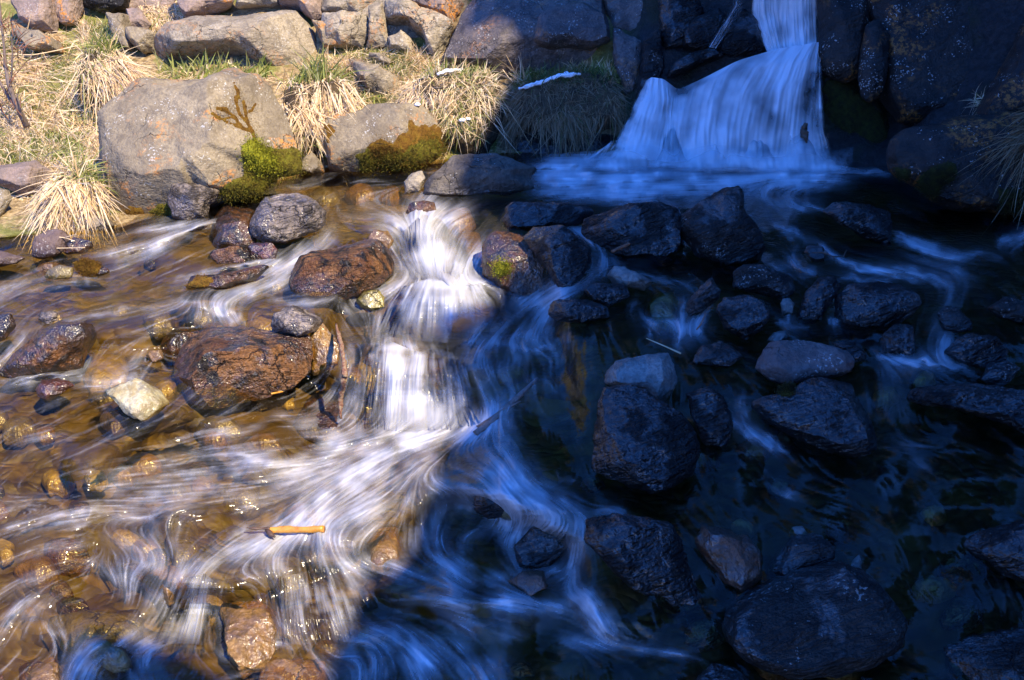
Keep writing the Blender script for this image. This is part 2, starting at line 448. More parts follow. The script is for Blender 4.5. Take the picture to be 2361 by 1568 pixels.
# upper cascade in the sun
S([(1020,478),(975,500),(985,545),(1000,600),(1010,640)],34,1.0); S([(1060,505),(1000,520),(960,535)],14,.55); S([(850,522),(900,515),(960,525)],12,.6)
S([(800,505),(860,500),(940,505)],9,.35); S([(905,545),(930,585),(985,630)],22,.85); S([(930,540),(950,580),(960,620)],20,.8)
S([(1060,560),(1040,600),(1020,640)],18,.7); S([(1112,585),(1090,610),(1060,645)],16,.75)
S([(1000,640),(940,655),(890,672),(850,680)],16,.75); S([(1000,640),(1060,650),(1110,650),(1135,665)],14,.85)
S([(1000,650),(1000,695),(995,760)],26,.55); S([(965,655),(930,700),(905,765)],22,.5); S([(940,655),(890,690),(870,720)],16,.45)
S([(1050,655),(1105,690),(1160,725)],20,.45); S([(1030,660),(1060,710),(1075,775)],24,.45); S([(910,700),(880,760),(860,790)],24,.35)
S([(780,690),(700,702),(620,690)],7,.5); S([(800,700),(880,715)],12,.35); S([(800,720),(835,755),(850,790)],12,.45); S([(790,760),(800,800),(790,860)],14,.4)
S([(790,800),(835,787),(890,790),(930,803),(1000,806)],10,.9); S([(900,770),(870,790),(840,800)],14,.5)
# beside the brown rock
S([(760,545),(735,570),(700,592),(660,622),(600,652),(520,686)],17,.85); S([(690,596),(620,606),(520,618),(400,645)],6,.75); S([(660,630),(570,668),(470,705)],15,.45)
S([(700,575),(660,600),(640,640)],20,.5)
S([(720,520),(706,560)],8,.55); S([(505,502),(440,530),(370,562),(270,596)],13,.8); S([(490,514),(410,522),(320,530)],8,.4); S([(520,508),(470,515)],10,.6)
S([(380,560),(340,585),(290,600)],12,.45); S([(430,690),(470,706),(545,728)],6,.85); S([(430,690),(350,702),(250,722),(150,738)],6,.5); S([(440,692),(400,706),(350,724)],14,.3)
S([(540,725),(548,745)],8,.5)
S([(210,640),(120,632),(60,655),(10,680)],7,.45); S([(216,648),(190,640)],6,.5); S([(40,650),(0,672),(-60,690)],14,.45); S([(140,655),(60,675)],8,.2)
S([(380,750),(330,775),(290,790)],6,.35)
# the main ledge
S([(930,806),(918,850),(910,930),(900,990)],26,1.0); S([(965,812),(958,880),(962,975)],18,.9); S([(1010,826),(1035,900),(1060,975)],24,.5); S([(1050,880),(1090,970)],22,.5)
S([(900,806),(890,860),(886,960)],16,.7)
S([(835,860),(822,920),(815,985)],20,.3); S([(800,900),(795,980)],10,.35); S([(1000,900),(1005,985)],22,.7); S([(1040,940),(1070,985)],22,.55); S([(860,880),(850,980)],14,.4)
S([(790,880),(740,940),(700,975)],10,.3)
# pool under the ledge
S([(1085,990),(940,1006),(830,1032)],20,1.0); S([(1000,990),(900,1000),(820,1000)],14,.9)
S([(1090,985),(960,1004),(850,1012),(740,1020)],24,1.0); S([(850,1012),(760,1048),(640,1062),(540,1066)],24,.6); S([(700,962),(640,972),(560,990),(470,1008)],11,.7)
S([(790,962),(700,985),(650,965)],16,.6); S([(920,1030),(820,1085),(730,1160),(690,1205)],30,.95); S([(960,1010),(880,1060),(800,1100)],26,.6)
S([(720,1072),(560,1092),(400,1102),(250,1112)],26,.38); S([(760,1100),(600,1140),(420,1155),(300,1160)],22,.28); S([(990,1058),(910,1100),(845,1150),(760,1195)],28,.45)
S([(640,1030),(500,1040),(380,1060),(280,1080)],10,.35); S([(560,1120),(400,1130),(250,1140)],8,.3); S([(700,1200),(640,1240),(560,1270)],26,.5)
# shade, middle
S([(1300,518),(1345,540),(1385,575),(1395,600)],9,.6); S([(1400,600),(1385,620),(1335,650),(1285,675)],15,.75); S([(1390,610),(1450,600)],8,.4)
S([(1290,676),(1225,700),(1180,722),(1160,742)],18,.65); S([(1270,680),(1240,700),(1240,740),(1225,765)],16,.5); S([(1180,722),(1140,745),(1100,775),(1070,800)],22,.45)
S([(1150,788),(1200,800),(1240,812),(1285,792)],8,.6); S([(1200,760),(1180,775),(1130,790)],12,.4); S([(1100,810),(1068,840),(1060,880),(1075,910)],12,.6)
S([(1085,860),(1120,930),(1170,1000)],26,.25); S([(1110,830),(1180,880),(1230,930)],22,.18); S([(1305,775),(1290,830)],12,.35); S([(1260,770),(1200,830),(1150,850)],16,.2)
S([(1250,880),(1180,930),(1100,990)],14,.3); S([(1240,860),(1260,890),(1300,910)],5,.3)
# shade, to the far side
S([(1480,738),(1540,742),(1600,762)],9,.75); S([(1588,690),(1570,738)],5,.6); S([(1642,708),(1610,742),(1565,770)],9,.7); S([(1497,745),(1492,775)],7,.5); S([(1470,690),(1450,715)],6,.4)
S([(1898,572),(1930,602),(2000,618),(2100,644)],8,.8); S([(2000,618),(2080,622),(2180,652)],7,.4); S([(1785,604),(1830,622),(1880,626)],7,.7); S([(1842,585),(1830,622)],9,.4); S([(1800,525),(1850,550),(1868,560)],6,.35)
S([(2070,546),(2110,560),(2145,576)],8,.7); S([(2130,582),(2220,594),(2295,588)],8,.55); S([(2380,530),(2345,545),(2310,555)],11,.85); S([(1940,640),(2000,647),(2060,652)],5,.4); S([(2100,600),(2200,625),(2260,640)],7,.2)
S([(2178,785),(2168,822)],13,.8); S([(2030,825),(2100,832),(2215,846)],6,.75); S([(2215,640),(2190,700),(2150,750)],20,.15); S([(2040,845),(2030,920),(2060,1000)],22,.12)
S([(1922,680),(1924,740)],5,.6); S([(1812,700),(1812,744)],5,.85); S([(1790,745),(1850,752)],5,.3)
S([(1695,978),(1735,1000),(1775,1030)],9,.65); S([(1712,930),(1700,980)],11,.3); S([(1780,1010),(1812,1042)],4,.4); S([(2000,1035),(2080,1030),(2150,1022)],8,.12); S([(2110,1055),(2140,1075)],9,.18)
S([(1440,625),(1600,655)],4,.3)
# shade, lower middle
S([(1150,1060),(1210,1120),(1270,1160),(1335,1195)],30,.5); S([(1080,1075),(1140,1105),(1190,1160)],34,.4); S([(1000,1120),(1080,1132),(1190,1165)],16,.45); S([(940,1155),(870,1172),(790,1200)],14,.5)
S([(1340,1208),(1240,1222),(1170,1245)],11,.5); S([(1360,1185),(1395,1172),(1430,1185)],11,.5); S([(1340,1200),(1322,1290),(1312,1350)],12,.4); S([(1330,1368),(1370,1400),(1395,1455)],20,.65)
S([(1180,1090),(1160,1140)],30,.2); S([(1300,1340),(1280,1320),(1260,1310)],7,.3); S([(1300,1470),(1420,1492),(1580,1505)],13,.28); S([(1240,1200),(1150,1215),(1050,1230)],14,.25)
S([(930,1400),(1010,1380),(1100,1392),(1200,1388)],16,.65); S([(1180,1388),(1290,1405)],16,.45); S([(980,1300),(1060,1312),(1140,1332)],18,.4); S([(1090,1310),(1120,1340)],16,.35)
S([(800,1300),(880,1300),(960,1325)],16,.6); S([(1000,1420),(1100,1440),(1250,1480)],18,.22); S([(815,1500),(860,1460),(920,1475),(985,1520)],22,.9); S([(860,1470),(850,1570)],36,.65); S([(945,1490),(980,1580)],26,.5)
S([(1070,1150),(1020,1210),(960,1240)],26,.2); S([(1310,1110),(1290,1085)],5,.2); S([(1815,1130),(1830,1135)],11,.35)
# near left, sun
S([(348,1206),(300,1184),(220,1176),(120,1190),(20,1215)],7,.6); S([(320,1200),(220,1196),(120,1215)],9,.3); S([(348,1208),(370,1250),(395,1292)],13,.4); S([(250,1225),(330,1265),(385,1290)],26,.35); S([(402,1200),(410,1270)],7,.4)
S([(395,1292),(320,1310),(280,1330)],16,.5); S([(230,1308),(275,1330),(305,1352)],12,.45); S([(300,1350),(290,1380)],14,.4); S([(560,1240),(520,1275),(460,1312),(420,1345)],30,.42); S([(690,1205),(620,1245),(560,1260)],20,.45)
S([(440,1330),(420,1390),(395,1465)],32,.55); S([(480,1350),(490,1420),(500,1490)],18,.45); S([(380,1350),(360,1400),(330,1450)],22,.4)
S([(750,1225),(785,1290),(825,1360)],24,.42); S([(720,1235),(740,1300),(740,1380)],16,.3); S([(640,1245),(630,1300),(650,1340)],18,.35); S([(660,1330),(680,1400),(690,1480)],30,.5); S([(770,1360),(800,1440)],24,.35)
S([(560,1335),(590,1328),(620,1350)],6,.55); S([(880,1200),(850,1240),(810,1270)],10,.3); S([(900,1190),(860,1210),(830,1260)],18,.25)
S([(440,1482),(380,1480),(300,1484),(190,1505)],22,.9); S([(200,1500),(180,1575)],36,.7); S([(300,1495),(330,1570)],34,.6); S([(400,1475),(460,1500),(540,1520)],14,.35)
S([(70,1385),(25,1420),(0,1470)],10,.5); S([(110,1380),(60,1430),(40,1470)],10,.25); S([(0,1180),(60,1160),(130,1150)],8,.25); S([(590,1505),(620,1490),(660,1470)],14,.4); S([(520,1560),(580,1545),(640,1540)],6,.3)
S([(110,1440),(140,1460),(150,1480)],10,.5); S([(720,1500),(760,1530)],20,.25); S([(240,1290),(160,1300),(60,1330)],9,.25); S([(200,1260),(100,1270),(0,1300)],6,.25)
# left middle, sun
S([(290,872),(240,884),(180,870),(120,861),(60,874),(-20,892)],8,.8); S([(60,890),(0,905),(-40,915)],12,.45); S([(280,878),(220,892),(185,888)],10,.5); S([(330,805),(318,830),(300,850)],10,.4)
S([(40,790),(20,820),(-10,850)],14,.6); S([(150,790),(180,800),(178,850)],14,.35); S([(130,780),(120,800),(130,840)],14,.25); S([(200,800),(195,835)],7,.3); S([(60,770),(45,790),(20,800)],6,.4)
S([(300,890),(330,860),(345,840)],9,.35); S([(600,1050),(540,1060)],8,.4); S([(170,990),(120,1010),(60,1020)],6,.25); S([(240,900),(180,930),(130,960)],7,.25)

ER = [([(870,778),(960,786),(1070,790)],9,.55),([(830,735),(850,760),(830,780)],14,.5),([(1130,700),(1110,745)],14,.4),([(1000,830),(1015,880)],16,.5),([(830,830),(840,900),(830,960)],20,.5),
      ([(740,900),(720,960)],18,.4),([(1050,830),(1080,880)],14,.5),([(640,1125),(560,1135),(480,1170)],16,.5),([(560,1010),(640,1005)],12,.5),([(900,1215),(870,1260)],20,.5),([(560,1440),(570,1400)],24,.6),
      ([(350,1330),(400,1300)],14,.6),([(720,1260),(700,1320),(720,1420)],18,.45),([(780,1130),(700,1120)],12,.4),([(1000,590),(1010,560)],7,.3),([(1050,690),(1040,740)],10,.35),([(930,870),(940,960)],6,.4),([(985,860),(985,960)],7,.45)]
# water grid in the fan the camera looks down (finer near the viewer)
DX = 2.5
GX = np.arange(-320, 2700, DX); GY = np.arange(326, 1760, DX)
NC, NR = len(GX), len(GY)
foam = np.zeros((NR, NC))
for pts, w, d in ST:
    R = 3.2 * w
    x0, y0 = pts.min(0) - R; x1, y1 = pts.max(0) + R
    i0 = max(0, int((x0 - GX[0]) / DX)); i1 = min(NC, int((x1 - GX[0]) / DX) + 2)
    j0 = max(0, int((y0 - GY[0]) / DX)); j1 = min(NR, int((y1 - GY[0]) / DX) + 2)
    if i1 <= i0 or j1 <= j0: continue
    X, Y = np.meshgrid(GX[i0:i1], GY[j0:j1])
    best = np.zeros(X.shape)
    L = np.linalg.norm(np.diff(pts, axis=0), axis=1); cum = np.concatenate([[0], np.cumsum(L)]) / L.sum()
    for k in range(len(pts) - 1):
        a, b = pts[k], pts[k + 1]; ab = b - a
        t = np.clip(((X - a[0]) * ab[0] + (Y - a[1]) * ab[1]) / (ab @ ab), 0, 1)
        D = np.hypot(X - a[0] - t * ab[0], Y - a[1] - t * ab[1])
        s = cum[k] + t * (cum[k + 1] - cum[k])
        best = np.maximum(best, np.exp(-(D / w) ** 2 * 0.9) * (0.75 + 0.25 * np.sin(np.pi * np.clip(s, 0, 1))))
    sub = foam[j0:j1, i0:i1]
    foam[j0:j1, i0:i1] = 1 - (1 - sub) * (1 - np.clip(d * best, 0, 0.98))
Xq, Yq = np.meshgrid(GX, GY)
for pts, w, d in ER:
    pts = np.array(pts, float); dm = np.full(Xq.shape, 1e9)
    for k in range(len(pts) - 1):
        a, b = pts[k], pts[k + 1]; ab = b - a
        t = np.clip(((Xq - a[0]) * ab[0] + (Yq - a[1]) * ab[1]) / (ab @ ab), 0, 1)
        dm = np.minimum(dm, np.hypot(Xq - a[0] - t * ab[0], Yq - a[1] - t * ab[1]))
    foam *= 1 - d * np.exp(-(dm / w) ** 2)
# where the separate cascades hang, the sheet behind them stays clear
for pl, kf in [([(860,800),(1090,800),(1115,970),(830,975)],.25),([(900,660),(1140,660),(1170,740),(1080,785),(870,770)],.35),([(905,530),(1100,560),(1060,640),(950,635)],.45),
               ([(410,1325),(505,1335),(480,1480),(350,1480)],.4),([(630,1320),(790,1310),(830,1450),(640,1480)],.4)]:
    foam *= 1 - (1 - kf) * np.clip(poly_sdist(Xq, Yq, pl) / 14 + .5, 0, 1)

# direction field on a coarse grid
CX = np.arange(-340, 2730, 12.0); CY = np.arange(310, 1790, 12.0)
X, Y = np.meshgrid(CX, CY)
# general drift: down and to the left in the west, down and right in the east
base_ang = np.interp(X, [-300, 400, 900, 1100, 1400, 1800, 2400], np.radians([168, 160, 120, 95, 65, 45, 35]))
base_ang = np.where(Y < 470, np.radians(172), base_ang)
base_ang = base_ang + 0.9 * fbm(np.stack([X.ravel() / 190, Y.ravel() / 130, X.ravel() * 0], 1), 55, 2).reshape(X.shape)
VX = 0.02 * np.cos(base_ang); VY = 0.02 * np.sin(base_ang)
for pts, w, d in ST:
    for k in range(len(pts) - 1):
        a, b = pts[k], pts[k + 1]; ab = b - a; ln = np.hypot(*ab)
        t = np.clip(((X - a[0]) * ab[0] + (Y - a[1]) * ab[1]) / (ab @ ab), 0, 1)
        D = np.hypot(X - a[0] - t * ab[0], Y - a[1] - t * ab[1])
        wt = np.exp(-(D / (w * 0.8 + 12)) ** 2) * (0.3 + d)
        VX += wt * ab[0] / ln; VY += wt * ab[1] / ln
nn = np.hypot(VX, VY) + 1e-9
VX = gblur(VX / nn, 1.4); VY = gblur(VY / nn, 1.4)
nn = np.hypot(VX, VY) + 1e-9; VX /= nn; VY /= nn
Xf, Yf = np.meshgrid(GX, GY)
FXv = bil(VX, (Xf - CX[0]) / 12, (Yf - CY[0]) / 12); FYv = bil(VY, (Xf - CX[0]) / 12, (Yf - CY[0]) / 12)
FXv = FXv.astype(np.float32); FYv = FYv.astype(np.float32)


def lic(noise, steps, h):
    J, I = np.meshgrid(np.arange(NC, dtype=np.float32), np.arange(NR, dtype=np.float32))
    acc = noise.copy()
    for sgn in (1, -1):
        x = J.copy(); y = I.copy()
        for k in range(steps):
            ix = np.clip(x + 0.5, 0, NC - 1).astype(np.int32); iy = np.clip(y + 0.5, 0, NR - 1).astype(np.int32)
            x += sgn * h * FXv[iy, ix]; y += sgn * h * FYv[iy, ix]
            acc += bil(noise, x, y)
    acc -= acc.mean()
    return acc / acc.std()


def noise_at(scale):
    if scale == 1:
        return RNG.standard_normal((NR, NC)).astype(np.float32)
    g = RNG.standard_normal((int(NR / scale) + 4, int(NC / scale) + 4)).astype(np.float32)
    J, I = np.meshgrid(np.arange(NC) / scale, np.arange(NR) / scale)
    return bil(g, J, I).astype(np.float32)

L1 = lic(noise_at(1), 9, 1.2)
L2 = lic(noise_at(2.6), 10, 2.2)
L3 = lic(noise_at(7), 8, 3.5)
L4 = noise_at(26); L4 = gblur(L4, 4); L4 /= L4.std()

# draw the foam out along the flow so that every patch frays
def smear(a, steps, h):
    J, I = np.meshgrid(np.arange(NC, dtype=np.float32), np.arange(NR, dtype=np.float32))
    acc = a.copy(); n = 1.0
    for sgn in (1, -1):
        x = J.copy(); y = I.copy()
        for k in range(steps):
            ix = np.clip(x + 0.5, 0, NC - 1).astype(np.int32); iy = np.clip(y + 0.5, 0, NR - 1).astype(np.int32)
            x += sgn * h * FXv[iy, ix]; y += sgn * h * FYv[iy, ix]
            w = 1 - (k + 1) / (steps + 1); acc += w * bil(a, x, y); n += w
    return acc / n
J, I = np.meshgrid(np.arange(NC, dtype=np.float32), np.arange(NR, dtype=np.float32))
wa, wb = gblur(noise_at(5), 2), gblur(noise_at(5), 2)
wa, wb = wa / wa.std(), wb / wb.std()
foam = bil(foam, J + 2.2 * wa + 1.6 * L3, I + 1.6 * wb)
foam = 0.45 * foam + 0.55 * smear(foam, 11, 2.0)
near = np.clip((Yf - 500) / 900, 0, 1)
streak = 0.42 * L1 + 0.5 * L2 + 0.45 * L3
streak /= streak.std()
sunny = np.clip((1150 - Xf) / 250, 0, 1)  # sunlit side: foam weights here follow light and shade, with painted sparkle lines
N8 = gblur(noise_at(6), 1.5); N8 = smear(N8, 5, 1.8); N8 /= N8.std()
mist = gblur(foam, 9)
fs = 0.62 * foam + 0.36 * mist
soft = 1 - 0.55 * np.clip(fs, 0, 1)
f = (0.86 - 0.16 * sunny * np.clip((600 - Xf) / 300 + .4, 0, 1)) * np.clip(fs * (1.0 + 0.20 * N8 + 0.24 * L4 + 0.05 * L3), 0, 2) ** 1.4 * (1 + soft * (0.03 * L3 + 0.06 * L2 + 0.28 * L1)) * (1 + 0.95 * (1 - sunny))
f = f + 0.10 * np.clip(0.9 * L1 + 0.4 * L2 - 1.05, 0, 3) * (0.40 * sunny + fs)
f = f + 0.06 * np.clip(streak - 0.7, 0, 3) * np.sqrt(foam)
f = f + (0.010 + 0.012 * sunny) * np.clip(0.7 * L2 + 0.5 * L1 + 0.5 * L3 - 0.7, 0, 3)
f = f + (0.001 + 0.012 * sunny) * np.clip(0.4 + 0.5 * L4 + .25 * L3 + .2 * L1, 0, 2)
f = np.clip(f, 0, 3)
f = 0.93 * (1 - np.exp(-1.0 * f))
Zw = zwat(Xf, Yf)
N8w = smear(noise_at(7), 3, 2.0); N8w = N8w / N8w.std()
lively = 0.30 + 0.8 * np.clip(foam * 1.5, 0, 1)
dist_s = np.clip((Yf - 200) / 900, 0.25, 1.2) ** -0.5
Zw = Zw + (0.0012 * L2 + 0.0016 * L3 + 0.0008 * L1 + 0.0030 * N8w) * lively * dist_s + (0.006 + 0.004 * (Xf > 1150)) * L4 * np.clip((Yf - 380) / 200, 0.25, 1) + 0.010 * foam * (1 + 0.4 * L3)
PW = on_z(Xf, Yf, Zw)


def water_mat():
    t = NT('stream_water')
    fo = t.attr('foam')
    v = t.n('ShaderNodeTexCoord').outputs['Object']
    nb = t.bump(t.noise(v, 55, 3, 0.6), 0.10, 0.01)
    tr = t.n('ShaderNodeBsdfTransparent'); tr.inputs[0].default_value = (0.89, 0.79, 0.48, 1)
    gl = t.n('ShaderNodeBsdfGlossy'); gl.inputs['Roughness'].default_value = 0.13; t.l(nb, gl.inputs['Normal'])
    fr = t.n('ShaderNodeFresnel'); fr.inputs[0].default_value = 1.33; t.l(nb, fr.inputs['Normal'])
    mx = t.n('ShaderNodeMixShader'); t.l(fr.outputs[0], mx.inputs[0]); t.l(tr.outputs[0], mx.inputs[1]); t.l(gl.outputs[0], mx.inputs[2])
    fm = t.pbr((0.74, 0.75, 0.78), 0.35, None, 0.5)
    m2 = t.n('ShaderNodeMixShader'); t.l(fo, m2.inputs[0]); t.l(mx.outputs[0], m2.inputs[1]); t.l(fm.outputs[0], m2.inputs[2])
    t.l(m2.outputs[0], t.out.inputs[0])
    return t.m

M['water'] = water_mat()
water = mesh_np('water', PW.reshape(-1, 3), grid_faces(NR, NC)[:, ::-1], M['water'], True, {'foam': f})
tag(water, 'shallow stream with silky white rapids running between rocks', kind='structure')

# ------------------------------------------------------------------ stream bed
bx = np.arange(-900, 3300, 8.0); by = np.arange(310, 1840, 6.0)
BX, BY = np.meshgrid(bx, by)
bz = zwat(BX, BY) - 0.085 - 0.05 * np.exp(-((BX - 1500) / 700) ** 2 - ((BY - 430) / 70) ** 2)
PB = on_z(BX, BY, bz).reshape(-1, 3)
cob = ridged(PB * 5.0, 5, 2) * 0.5
PB[:, 2] += 0.035 * fbm(PB * 7.5, 3, 3) + 0.02 * fbm(PB * 3, 8, 2)


def bed_mat():
    t = NT('stream_bed')
    v = t.n('ShaderNodeTexCoord').outputs['Object']
    w = t.n('ShaderNodeVectorMath', operation='MULTIPLY_ADD'); t.l(t.noise(v, 5, 3, 0.6, col=True), w.inputs[0]); w.inputs[1].default_value = (0.12, 0.12, 0.0); t.l(v, w.inputs[2])
    mp = t.n('ShaderNodeMapping'); t.l(w.outputs[0], mp.inputs[0]); mp.inputs['Rotation'].default_value = (0, 0, 0.3); mp.inputs['Scale'].default_value = (0.62, 1.2, 1)
    def layer(sc):
        vo = t.n('ShaderNodeTexVoronoi', feature='F1'); t.l(mp.outputs[0], vo.inputs['Vector']); vo.inputs['Scale'].default_value = sc
        h = t.n('ShaderNodeSeparateColor'); t.l(vo.outputs['Color'], h.inputs[0])
        cr = t.n('ShaderNodeValToRGB'); t.l(h.outputs[0], cr.inputs[0])
        e = cr.color_ramp.elements
        e[0].position = 0; e[0].color = (0.045, 0.033, 0.016, 1); e[1].position = 1; e[1].color = (0.19, 0.14, 0.042, 1)
        for p, c in ((0.25, (0.10, 0.069, 0.028)), (0.45, (0.14, 0.105, 0.038)), (0.6, (0.16, 0.135, 0.055)), (0.75, (0.08, 0.05, 0.024)), (0.88, (0.24, 0.17, 0.04))):
            x = e.new(p); x.color = (*c, 1)
        return cr.outputs[0], vo.outputs['Distance']
    c1, d1 = layer(8.5); c2, d2 = layer(21)
    sel = t.rng(t.noise(v, 4, 3), 0.42, 0.58)
    c = t.mix(sel, c1, c2)
    d = t.math('ADD', t.math('MULTIPLY', d1, t.math('SUBTRACT', 1.0, sel)), t.math('MULTIPLY', d2, sel))
    c = t.mix(t.rng(d, 0.38, 0.8, 0, 0.55), c, (0.04, 0.03, 0.014))
    c = t.mix(t.rng(t.noise(v, 30, 4), 0.35, 0.7, 0, 0.45), c, t.mix(1.0, c, (0.45, 0.4, 0.35), 'MULTIPLY'))
    c = t.mix(t.rng(t.noise(v, 1.3, 2), 0.4, 0.62, 0, 0.55), c, (0.10, 0.072, 0.03))
    # shade put into the bed colour: darkened across the shaded side
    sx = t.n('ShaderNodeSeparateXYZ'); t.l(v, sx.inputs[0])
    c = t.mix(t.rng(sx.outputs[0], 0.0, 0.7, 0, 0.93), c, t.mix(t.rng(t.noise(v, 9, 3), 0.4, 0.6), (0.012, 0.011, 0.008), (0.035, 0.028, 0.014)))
    nb = t.bump(t.math('SUBTRACT', 1.0, d), 0.8, 0.04)
    b = t.pbr(t.mix(1.0, c, (0.72, 0.66, 0.55), 'MULTIPLY'), 0.6, nb, 0.3); t.l(b.outputs[0], t.out.inputs[0])
    return t.m

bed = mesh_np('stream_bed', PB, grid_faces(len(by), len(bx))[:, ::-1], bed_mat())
tag(bed, 'amber cobble bed of the stream under clear water', kind='structure')

# ------------------------------------------------------------------ bank
kx = np.arange(-1500, 4000, 14.0); kv = np.concatenate([np.arange(-60, 0, 10), np.arange(0, 900, 9.0)])
KX, KV = np.meshgrid(kx, kv)
KY = yw(KX) - KV
P1 = on_y(KX, KY, ywd(KX) + KV * np.interp(KX, CB[:, 0], CB[:, 1]))
zb = np.where(KV < 0, zwat(KX, yw(KX)) + KV * 0.004, 0)
P2 = on_z(KX, KY, zb)
PK = np.where((KV < 0)[..., None], P2, P1).reshape(-1, 3)
# the slope goes on upwards out of the frame: gentle on the west, a sheer dark gorge added on the east to block sky reflections
top = PK.reshape(KX.shape + (3,))[-1]
st_ = np.clip((kx - 700) / 500, 0, 1)[:, None]
ext_ = np.stack([top + (k + 1) * (st_ * np.array([0, .10, .75]) + (1 - st_) * np.array([0, .62, .36])) for k in range(16)])
PK = np.concatenate([PK, ext_.reshape(-1, 3)])
KX = np.concatenate([KX, np.repeat(kx[None], 16, 0)]); KV = np.concatenate([KV, np.full((16, len(kx)), 950.0)])
rocky = np.clip((KX.ravel() - 1360) / 120, 0, 1); rocky = np.where(KV.ravel() > 700, np.clip((KX.ravel() - 800) / 300, 0, 1), rocky)
amp = np.clip(KV.ravel() / 40, 0, 1)
PK = PK + amp[:, None] * np.array([0, -0.6, 0.8]) * ((0.05 * fbm(PK * 3.0, 21, 4) - 0.03) * (1 + 1.5 * rocky))[:, None]


def bank_mat():
    t = NT('bank_ground')
    v = t.n('ShaderNodeTexCoord').outputs['Object']; ry = t.attr('rocky')
    n1 = t.noise(v, 3.2, 4, 0.6); n2 = t.noise(v, 24, 5, 0.7); n3 = t.noise(v, 2.2, 3)
    c = t.mix(t.rng(n2, 0.35, 0.68), (0.20, 0.135, 0.06), (0.56, 0.42, 0.22))
    c = t.mix(t.rng(n1, 0.46, 0.58, 0, 0.8), c, t.mix(n2, (0.08, 0.10, 0.016), (0.26, 0.28, 0.05)))
    rk = t.mix(t.rng(n2, 0.4, 0.65), (0.014, 0.014, 0.014), (0.034, 0.032, 0.031))
    rk = t.mix(t.rng(n3, 0.55, 0.65, 0, 0.6), rk, (0.016, 0.022, 0.005))
    c = t.mix(ry, c, rk)
    nb = t.bump(t.noise(v, 40, 6, 0.7), 1.0, 0.03)
    b = t.pbr(c, t.math('SUBTRACT', 0.9, t.math('MULTIPLY', ry, 0.4)), nb, 0.3); t.l(b.outputs[0], t.out.inputs[0])
    return t.m

bank = mesh_np('bank', PK, grid_faces(len(kv) + 16, len(kx)), bank_mat(), True, {'rocky': rocky})
tag(bank, 'grassy bank rising to a dark rocky gorge side', kind='structure')

# wide terrain under and round everything
tx = np.linspace(-120, 120, 121); ty = np.linspace(-100, 140, 121)
TX, TY = np.meshgrid(tx, ty)
rr = np.maximum(0, np.maximum(np.abs(TX) - 14, 0) + np.maximum(TY - 14, 0))
TZ = -1.6 + np.where((np.abs(TX) < 9) & (TY < 11), 0, 0) + 0.0 * rr
TZ = TZ + np.maximum(0, TY - 11) * 0.55 + np.maximum(0, -TX - 9) * 0.25
PT = np.stack([TX, TY, np.minimum(TZ, 40)], -1).reshape(-1, 3)
PT[:, 2] += 0.4 * fbm(PT * 0.15, 31, 3) * np.clip((np.abs(PT[:, 2] + 1.6)) / 2, 0, 1)
M['terrain'] = simple_mat('hill_ground', [(0.10, 0.085, 0.05), (0.19, 0.15, 0.08), (0.07, 0.09, 0.03)], 0.95, 3, 0.6, 0.1, 0.8)
ground = mesh_np('ground', PT, grid_faces(121, 121), M['terrain'])
tag(ground, 'valley floor and hillside beyond the stream', kind='structure')
# ------------------------------------------------------------------ rocks
PI2 = 2 * math.pi


def radial(poly, n=256):
    poly = np.asarray(poly, float)
    a = poly; b = np.roll(poly, -1, 0)
    A = np.sum(a[:, 0] * b[:, 1] - b[:, 0] * a[:, 1]) / 2
    cx = np.sum((a[:, 0] + b[:, 0]) * (a[:, 0] * b[:, 1] - b[:, 0] * a[:, 1])) / (6 * A)
    cy = np.sum((a[:, 1] + b[:, 1]) * (a[:, 0] * b[:, 1] - b[:, 0] * a[:, 1])) / (6 * A)
    th = np.arange(n) * PI2 / n
    r = np.zeros(n)
    for k in range(n):
        dx, dy = math.cos(th[k]), math.sin(th[k])
        best = 0
        for i in range(len(poly)):
            p, q = a[i], b[i]
            ex, ey = q - p
            det = dx * (-ey) + dy * ex
            if abs(det) < 1e-9: continue
            wx, wy = p[0] - cx, p[1] - cy
            tt = (wx * (-ey) + wy * ex) / det
            s = (dx * wy - dy * wx) / det
            if tt > 0 and -1e-6 <= s <= 1 + 1e-6: best = max(best, tt)
        r[k] = best
    # soften corners a little
    k = np.array([1, 2, 3, 2, 1.0]); k /= k.sum()
    r = np.convolve(np.concatenate([r[-2:], r, r[:2]]), k, 'valid')
    return cx, cy, r


ROCKS = {}


